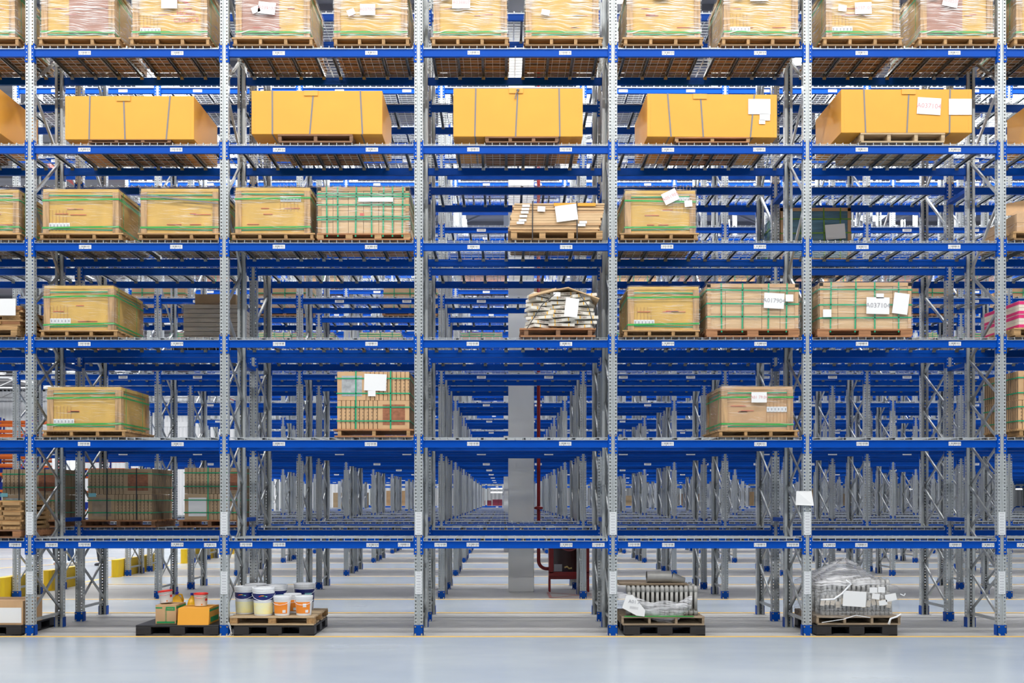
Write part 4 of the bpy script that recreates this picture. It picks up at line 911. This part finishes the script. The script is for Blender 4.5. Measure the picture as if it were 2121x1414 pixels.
def bucket(label, x, y, z, r, h, kind):
    o = thing('paint_bucket', label, 'bucket', (x, y, z), random.uniform(-.2, .2), 'paint buckets on the wooden pallet')
    m = MB(); m.lathe([(0, 0), (r*.84, 0), (r*.86, .008), (r*.97, h*.80), (r*1.02, h*.80), (r*1.02, h*.84), (r*.98, h*.84)], 36); m.build('bucket_body', M['bwhite'], o, smooth=False)
    m = MB(); m.lathe([(r*1.04, h*.86), (r*1.04, h*.93), (r*1.07, h*.93), (r*1.07, h*.985), (r*1.03, h), (r*.94, h), (r*.92, h-.012), (0, h-.012)], 36); m.lathe([(r*.98, h*.84), (r*1.04, h*.86)], 36); m.build('lid', M['bwhite'], o)
    def R(t): return r*(.86+(.97-.86)*t/.8)+.0015
    if kind == 'big':
        m = MB(); m.lathe([(R(.56), h*.56), (R(.79), h*.79)], 36); m.build('navy_band', M['navy'], o)
        m = MB(); m.lathe([(R(.06), h*.06), (R(.46), h*.46)], 36, a0=-2.9, a1=-.3); m.build('yellow_print', M['paley'], o)
        m = MB(); rr = R(.7)+.002
        for i, c in enumerate(('redlid', 'orangep', 'jug', 'cgreen', 'cyan')): 
            mm = MB(); a = -2.0+i*.16; mm.lathe([(rr, h*(.69+.02*math.sin(i))), (rr, h*(.715+.02*math.sin(i)))], 3, a0=a, a1=a+.17); mm.build('rainbow_mark', M[c], o)
    elif kind == 'navy':
        m = MB(); m.lathe([(R(.3), h*.3), (R(.79), h*.79)], 36); m.build('navy_band', M['navy'], o)
        m = MB(); m.lathe([(R(.38)+.002, h*.38), (R(.66)+.002, h*.66)], 8, a0=-1.4, a1=-.6); m.build('pale_label', M['cyan'], o)
    else:
        m = MB(); m.lathe([(R(.12), h*.12), (R(.70), h*.70)], 24, a0=-2.7, a1=-.55); m.build('orange_print', M['orangep'], o)
        m = MB(); rr = R(.5)+.002; m.lathe([(rr, h*.44), (rr, h*.62)], 6, a0=-1.5, a1=-1.1) if kind == 'ow' else m.lathe([(rr, h*.60), (rr, h*.62)], 8, a0=-2.5, a1=-1.7); m.lathe([(R(.2)+.002, h*.16), (R(.25)+.002, h*.3)], 5, a0=-1.2, a1=-.8); m.build('white_print', M['bwhite'], o)
    m = MB(); pts = [(r*1.06*math.cos(t), r*1.08*math.sin(t)*1.0, h*.78-.17*h*abs(math.sin(t))*1.3) for t in [PI+PI*i/16 for i in range(17)]]; m.tube(pts, .003, 5); m.build('handle', M['bwhite'], o)
    return o
zb = .152+.125+.003
hb, rb = .405, .155; hs_, rs_ = .285, .125
def bx(px, y): return X(px, y)
bucket('paint bucket with navy band nearest the wooden pallet corner', bx(509, YP+.38), YP+.36, zb, rb, hb, 'big')
bucket('large paint bucket with navy band and wheat print, front middle', bx(546, YP+.17), YP+.17, zb, rb, hb, 'big')
bucket('navy bucket behind the wheat print bucket, right side', bx(571, YP+.55), YP+.62, zb, rb, hb, 'navy')
bucket('rear navy bucket whose lid shows behind the front two', bx(529, YP+.75), YP+.78, zb, rb, hb, 'navy')
bucket('navy bucket with pale blue label standing alone at the back', bx(626, YP+.7), YP+.88, zb, rb, hb, 'navy')
bucket('small orange paint bucket beside the wheat print bucket', bx(585, YP+.15), YP+.14, zb, rs_, hs_, 'os')
bucket('small orange paint bucket with white label, rightmost', bx(629, YP+.15), YP+.16, zb, rs_, hs_, 'ow')
bucket('small white bucket between and behind the orange ones', bx(606, YP+.48), YP+.48, zb, rs_*.98, hs_, 'os')

def radiator(label, x0, x1, y, z, h, n, body, group='old radiators on pallets'):
    W = x1-x0; o = thing('radiator', label, 'radiator', ((x0+x1)/2, y, z), 0, group); p = W/n
    for i in range(n):
        x = -W/2+p*(i+.5); m = MB()
        m.tube([(x, 0, h*.12), (x, 0, h*.84)], p*.34, 8); m.tube([(x, .07, h*.12), (x, .07, h*.84)], p*.34, 8)
        for zz in (.09, .88):
            pr = [(x-p*.49, .035, h*zz), (x-p*.3, .035, h*zz), (x, .035, h*zz), (x+p*.3, .035, h*zz), (x+p*.49, .035, h*zz)]; m.tube(pr, [p*.5, p*.85, p*.95, p*.85, p*.5], 12)
        m.build('section', M[body], o, smooth=True)
    return o
zr = .152+.125+.005
for j in range(4):
    radiator(('front grey cast iron radiator with bulbous tops', 'second grey radiator behind the front one', 'third grey radiator in the pile', 'rear grey radiator under the loose pipe')[j], G(1298+j*4, YP+.1), G(1447+j*2, YP+.1), YP+.14+j*.22, zr, .415, 15, 'iron')
o = thing('cardboard_layer', 'thin brown cardboard layer on the grey radiators', 'cardboard', (G(1372, YP), YP+.1, zr+.418)); m = MB(); m.box(-.6, .42, .08, .9, .012, .02); m.box(-.58, .40, .12, .85, .024, .032); m.build('sheet', M['wood_old'], o)
o = thing('metal_pipe_piece', 'short wide grey duct piece lying on the radiators', 'pipe', (G(1347, YP), YP+.38, zr+.455)); m = MB()
arc = [2*PI*i/24 for i in range(25)]
for (xa, xb) in ((0, .36),):
    for i in range(24):
        t, u = arc[i], arc[i+1]; 
        for rr in (.085, .079): m.q([(xa, rr*math.cos(t), .085+rr*math.sin(t)), (xb, rr*math.cos(t), .085+rr*math.sin(t)), (xb, rr*math.cos(u), .085+rr*math.sin(u)), (xa, rr*math.cos(u), .085+rr*math.sin(u))])
        m.q([(xa, .085*math.cos(t), .085+.085*math.sin(t)), (xa, .079*math.cos(t), .085+.079*math.sin(t)), (xa, .079*math.cos(u), .085+.079*math.sin(u)), (xa, .085*math.cos(u), .085+.085*math.sin(u))])
m.build('duct_shell', M['iron'], o, smooth=True)
m = MB(); m.tube([(.37, 0, .075), (.38, 0, .07), (.56, 0, .02)], [.08, .078, .05], 16); m.build('bent_end', M['iron'], o, smooth=True)
o = thing('green_strap', 'bright green strap lying along the weathered pallet edge', 'strap', (G(1372, YP), YP-.012, .279)); m = MB(); m.box(-.55, .45, -.006, -.002, -.004, .006); m.box(-.55, .45, -.004, .03, .002, .005); m.build('strap_band', M['green'], o)
def drape(label, pts_top, pts_bot, y, mt, loc, bulge=.05, nv=10, parent=None, name='plastic_film', cat='film'):
    o = thing(name, label, cat, loc); n = len(pts_top); m = MB(); rnd = random.Random(label)
    sub = 5; T = []; B = []
    for P, Q in ((pts_top, T), (pts_bot, B)):
        for i in range(n-1):
            for s_ in range(sub):
                t = s_/sub; Q.append((P[i][0]*(1-t)+P[i+1][0]*t, P[i][1]*(1-t)+P[i+1][1]*t))
        Q.append(P[-1])
    N = len(T)
    for j in range(nv+1):
        t = j/nv
        for i in range(N):
            m.v.append((T[i][0]*(1-t)+B[i][0]*t+rnd.uniform(-.006, .006), y-bulge*math.sin(PI*t)-.014*math.sin(i*1.7+j*.8)+rnd.uniform(-.008, .008), T[i][1]*(1-t)+B[i][1]*t+rnd.uniform(-.004, .004)))
    for j in range(nv):
        for i in range(N-1): m.f.append((j*N+i, j*N+i+1, (j+1)*N+i+1, (j+1)*N+i)); m.m.append(0)
    m.build('film_sheet', M[mt], o, smooth=True); return o
def pp(px, py): return (X(px, YP)-G(1372, YP), Z(py, YP))
drape('torn clear film sagging across the grey radiators', [pp(1278, 1225), pp(1300, 1230), pp(1325, 1240), pp(1350, 1248), pp(1378, 1244), pp(1405, 1248), pp(1435, 1232)],
      [pp(1280, 1252), pp(1300, 1262), pp(1330, 1275), pp(1355, 1285), pp(1380, 1292), pp(1400, 1290), pp(1432, 1262)], 0, 'film_heavy', (G(1372, YP), YP+.06, 0), bulge=.04)
o = thing('paper_sheet', 'creased white sheet caught in the torn film', 'paper', (G(1314, YP), YP-.03, Z(1256, YP)))
m = MB(); P = [(1288, 1258), (1297, 1232), (1310, 1231), (1336, 1263), (1334, 1276), (1318, 1274)]; m.q([(X(a, YP)-o.location.x, 0, Z(b, YP)-o.location.z) for a, b in P]); m.q([(X(a, YP)-o.location.x, .003, Z(b, YP)-o.location.z) for a, b in P[::-1]]); m.build('sheet', M['white'], o)
text('handwriting', 'A01 A', .07, M['grayink'], o, (.0, -.004, .07), (PI/2, .12, 0)); text('print', '||||||||||||', .04, M['grayink'], o, (-.01, -.004, -.01), (PI/2, .15, 0))

# wrapped radiators, right
zr = .157+.125+.005
for j in range(4):
    radiator(('front pale radiator under crumpled film', 'second pale radiator under the film', 'third pale radiator under the film', 'rear pale radiator under the film')[j], G(1702, YP+.1), G(1850, YP+.1), YP+.12+j*.24, zr, .28, 17, 'ironpale')
for j in range(3):
    radiator(('upper front radiator laid above the tagged ones', 'upper middle radiator under film', 'upper rear radiator under film')[j], G(1705, YP+.1), G(1846, YP+.1), YP+.14+j*.28, zr+.285, .20, 14, 'ironpale')
rnd = random.Random(5)
for i in range(14):
    o = thing('paper_tag', 'small cream paper tag hanging on the wrapped radiators', 'tag', (G(1706+i*10.6, YP), YP+.05, zr+.17+rnd.uniform(-.02, .03)), 0, 'cream tags on the wrapped radiators')
    m = MB(); m.box(-.03, .03, -.002, .0, -.04, .05); m.build('tag_card', M['cream'], o); o.rotation_euler = (0, rnd.uniform(-.3, .3), 0)
o = thing('crumpled_film_cover', 'crumpled clear film heaped over the wrapped radiators', 'film', (G(1776, YP), YP, 0))
m = MB(); rnd = random.Random(9); W = G(1866, YP)-G(1686, YP); N = 26
def prof(u):   # silhouette height above floor along the width, u in 0..1
    P = [(0, .62), (.05, .86), (.2, .96), (.38, 1.06), (.5, 1.10), (.62, 1.02), (.75, .88), (.88, .76), (1, .70)]
    for a, b in zip(P[:-1], P[1:]):
        if a[0] <= u <= b[0]: t = (u-a[0])/(b[0]-a[0]); return a[1]*(1-t)+b[1]*t
    return .7
ring = 44; lay = 9
def pt(a, k):
    t = 2*PI*a/ring; cx, cy = math.cos(t), math.sin(t); q = max(abs(cx), abs(cy)); bx_, by_ = cx/q, cy/q
    if k <= 4:
        f = k/4; z = .26+f*.46; sx, sy = 1, 1
    else:
        f = (k-4)/5; sx = sy = 1-f**1.3*.999; z = None
    x = bx_*W/2*sx; y = .55+by_*.56*sy
    if z is None:
        u = (x+W/2)/W; z0 = .72; z = z0+(max(prof(u)-.02, z0)-z0)*(math.sin(f*PI/2))*1.0
    j = .008 if k < 4 else .022
    return (x+rnd.uniform(-j, j), y+rnd.uniform(-j, j), z+rnd.uniform(-j, j))
for k in range(lay+1):
    for a in range(ring): m.v.append(pt(a, k))
for k in range(lay):
    for a in range(ring): m.f.append((k*ring+a, k*ring+(a+1) % ring, (k+1)*ring+(a+1) % ring, (k+1)*ring+a)); m.m.append(0 if k > 3 else 1)
m.build('film_sheet', [M['film_heavy'], M['film_wall']], o, smooth=True)
m = MB(); q = lambda a, b: (X(a, YP)-o.location.x, -.05, Z(b, YP))
m.tube([q(1698, 1241), q(1725, 1240), q(1742, 1228), q(1760, 1208), q(1750, 1200)], [.012, .016, .014, .016, .01], 6); m.tube([q(1700, 1288), q(1745, 1281), q(1770, 1273), q(1800, 1278)], .006, 5); m.tube([q(1838, 1292), q(1842, 1280), q(1855, 1276), q(1864, 1270)], [.02, .014, .012, .01], 6); m.tube([q(1862, 1229), q(1870, 1233), q(1872, 1228)], .007, 5); m.build('film_twist', M['bwhite'], o, smooth=True)
for (a, b, w_, h, r_) in ((1767, 1239, .33, .22, -.06), (1806, 1221, .11, .08, 0), (1823, 1220, .1, .08, -.05), (1811, 1234, .11, .08, -.15), (1842, 1236, .16, .1, .2), (1826, 1247, .12, .07, .15)):
    note(o, X(a, YP)-o.location.x, Z(b, YP), w_, h, r_, y=-.06)
o = thing('paper_sheet', 'white sheet of paper hanging on the fifth upright', 'paper', (X(1666, YF), YF-.02, Z(1031, YF)))
m = MB(); P = [(-.12, .10), (.10, .10), (.125, -.11), (-.13, -.10)]
m.hexa([(P[3][0], 0, P[3][1]), (P[2][0], -.02, P[2][1]), (P[2][0], -.018, P[2][1]), (P[3][0], .002, P[3][1]), (P[0][0], 0, P[0][1]), (P[1][0], .005, P[1][1]), (P[1][0], .007, P[1][1]), (P[0][0], .002, P[0][1])]); m.build('sheet', M['white'], o)
# loose cord at second upright
o = thing('cord', 'thin white cord tied at the blue foot of the second upright', 'cord', (X(475, YF), YF-.03, 0)); m = MB(); m.tube([(0, 0, .20), (.03, -.01, .13), (.035, -.02, .05), (0, -.03, .008), (-.05, -.05, .006), (-.12, -.04, .006)], .004, 5); m.tube([(-.01, 0, .2), (.015, -.01, .12), (.05, -.02, .04), (.02, -.03, .008)], .003, 5); m.build('cord_strand', M['bwhite'], o)

# ------------------------------------------------------------------ orange racks with blue bins, far left
for ri, (d, x0, nb, ht) in enumerate(((66., -45., 5, 6.9), (70., -46., 6, 7.4), (76., -46., 7, 7.8))):
    o = thing('orange_rack', ('nearest of the distant orange racks holding blue bins', 'second distant orange rack holding blue bins', 'furthest distant orange rack holding blue bins')[ri], 'rack', (x0, d, 0), group='distant orange racks at the left')
    for k in range(nb+1):
        m = MB(); m.box(k*2.7-.05, k*2.7+.05, 0, .1, 0, ht+.3); m.box(k*2.7-.05, k*2.7+.05, .95, 1.05, 0, ht+.3)
        zz = .2
        while zz < ht-.8: m.bar((k*2.7, .05, zz), (k*2.7, 1.0, zz+.9), .03, .05); zz += .9
        m.build('upright_frame', M['bluebin'], o)
    lv = [1.2, 2.6, 3.7, 4.3, 4.9, 5.5, 6.1, 6.5, ht]
    for L in lv:
        m = MB(); m.box(0, nb*2.7, -.02, .03, L-.14, L); m.box(0, nb*2.7, 1.02, 1.07, L-.14, L)
        for q in range(nb*6): m.box(q*.45+.2, q*.45+.25, 0, 1.05, L-.05, L-.01)
        m.build('shelf_level', M['orange'], o)
    for li, L in enumerate((0.0, 1.2, 2.6, 3.7)):
        for b in range(nb*4 if ri else nb*3):
            if (b*7+li*3+ri) % 5 == 0: continue
            bo = put('x', None) if False else thing('storage_bin', 'blue plastic storage bin on the distant orange racks', 'bin', (x0+.35+b*.675, d+.2, L+.002), group='blue bins on the orange racks')
            m = MB(); m.hexa([(-.26, 0, 0), (.26, 0, 0), (.26, .7, 0), (-.26, .7, 0), (-.3, -.03, .52), (.3, -.03, .52), (.3, .73, .52), (-.3, .73, .52)]); m.build('bin_body', M['bluebin'], bo)
            m = MB(); m.box(-.32, .32, -.05, .75, .5, .56); m.build('bin_rim', M['bluebin'], bo)

# ------------------------------------------------------------------ people standing at the left (only their legs show)
def skin(name, pts, edges, rads, mt, parent, sub=1):
    me = bpy.data.meshes.new(name); me.from_pydata(pts, edges, []); me.update(); me.materials.append(mt); o = bpy.data.objects.new(name, me); COL.objects.link(o); o.parent = parent
    s_ = o.modifiers.new('skin', 'SKIN'); s_.use_smooth_shade = True; lay = me.skin_vertices[0].data
    for i, r in enumerate(rads): lay[i].radius = (r, r)
    lay[0].use_root = True
    if sub: sb = o.modifiers.new('sub', 'SUBSURF'); sb.levels = sub; sb.render_levels = sub
    return o
def person(label, x, y, rz, tr, sh, shoe, step=.12):
    o = thing('person', label, 'person', (x, y, 0), rz, 'people standing by the left end of the racks')
    P = [(0, 0, .96), (0, 0, 1.15), (0, 0, 1.38), (0, .0, 1.47), (0, -.02, 1.56), (0, -.02, 1.66), (0, -.015, 1.74)]; E = [(i, i+1) for i in range(6)]; Rr = [.13, .125, .12, .055, .07, .085, .06]
    for s_ in (-1, 1):
        b = len(P); P += [(s_*.17, 0, 1.42), (s_*.22, .02, 1.15), (s_*.24, -.05, .92), (s_*.24, -.07, .85)]; E += [(2, b), (b, b+1), (b+1, b+2), (b+2, b+3)]; Rr += [.055, .042, .03, .03]
        for j in range(5):
            q = len(P); fx = s_*(.24-.03+j*.015) if j < 4 else s_*.20
            if j < 4: P += [(fx, -.08, .81), (fx, -.09, .775), (fx, -.08, .75+.006*abs(j-1.5))]
            else: P += [(s_*.215, -.11, .84), (s_*.215, -.12, .81), (s_*.22, -.12, .79)]
            E += [(b+3, q), (q, q+1), (q+1, q+2)]; Rr += [.009, .009, .008]
    skin('body', P, E, Rr, M['skin'], o)
    P = [(0, 0, .98), (0, 0, 1.15), (0, 0, 1.36), (0, 0, 1.44)]; E = [(0, 1), (1, 2), (2, 3)]; Rr = [.155, .145, .145, .07]
    for s_ in (-1, 1): b = len(P); P += [(s_*.18, 0, 1.41), (s_*.22, .02, 1.17)]; E += [(2, b), (b, b+1)]; Rr += [.072, .06]
    skin('shirt', P, E, Rr, M[sh], o)
    P = [(0, 0, .95)]; E = []; Rr = [.14]
    for i, s_ in enumerate((-1, 1)):
        b = len(P); yy = step*s_; P += [(s_*.09, 0, .86), (s_*.10, yy*.5-.02, .50), (s_*.10, yy, .12)]; E += [(0, b), (b, b+1), (b+1, b+2)]; Rr += [.095, .07, .055]
    skin('trousers', P, E, Rr, M[tr], o)
    for s_ in (-1, 1):
        yy = step*s_; skin('shoe', [(s_*.10, yy+.03, .045), (s_*.10, yy-.06, .045), (s_*.105, yy-.17, .032)], [(0, 1), (1, 2)], [.045, .042, .032], M[shoe], o)
        m = MB(); m.tube([(s_*.03, -.105, 1.675), (s_*.03, -.112, 1.675)], .009, 8); m.build('eye', M['dark'], o)
    m = MB(); m.tube([(0, -.10, 1.665), (0, -.125, 1.64), (0, -.10, 1.63)], [.006, .013, .008], 6); m.build('nose', M['skin'], o)
    m = MB(); m.tube([(-.022, -.098, 1.60), (0, -.105, 1.598), (.022, -.098, 1.60)], .005, 5); m.build('mouth', M['red_ink'], o)
    m = MB(); m.lathe([(.0, .11), (.05, .10), (.085, .065), (.098, .02), (.095, -.06)], 16, a0=-.35, a1=PI+.35); m.lathe([(.0, .11), (.05, .10), (.085, .065), (.09, .05)], 16); q = m.build('hair', M['hair'], o, smooth=True); q.location = (0, -.012, 1.70)
    for s_ in (-1, 1): m = MB(); m.tube([(s_*.082, -.01, 1.635), (s_*.094, -.0, 1.66), (s_*.085, .0, 1.68)], .011, 6); m.build('ear', M['skin'], o)
dp = 4124/(1171-1034)
person('person in black trousers and pale shoes, legs seen left of the second frame', X(111, dp), dp+.1, 1.3, 'trousers', 'shirtw', 'skin', .10)
person('person in blue jeans and pale shoes behind the rear upright', X(146, dp), dp+.05, -1.2, 'jeans', 'shirtb', 'cream', .06)
person('person in black trousers and black shoes left of the yellow guard', X(207, dp), dp, -1.7, 'trousers', 'shirtw', 'dark', .05)
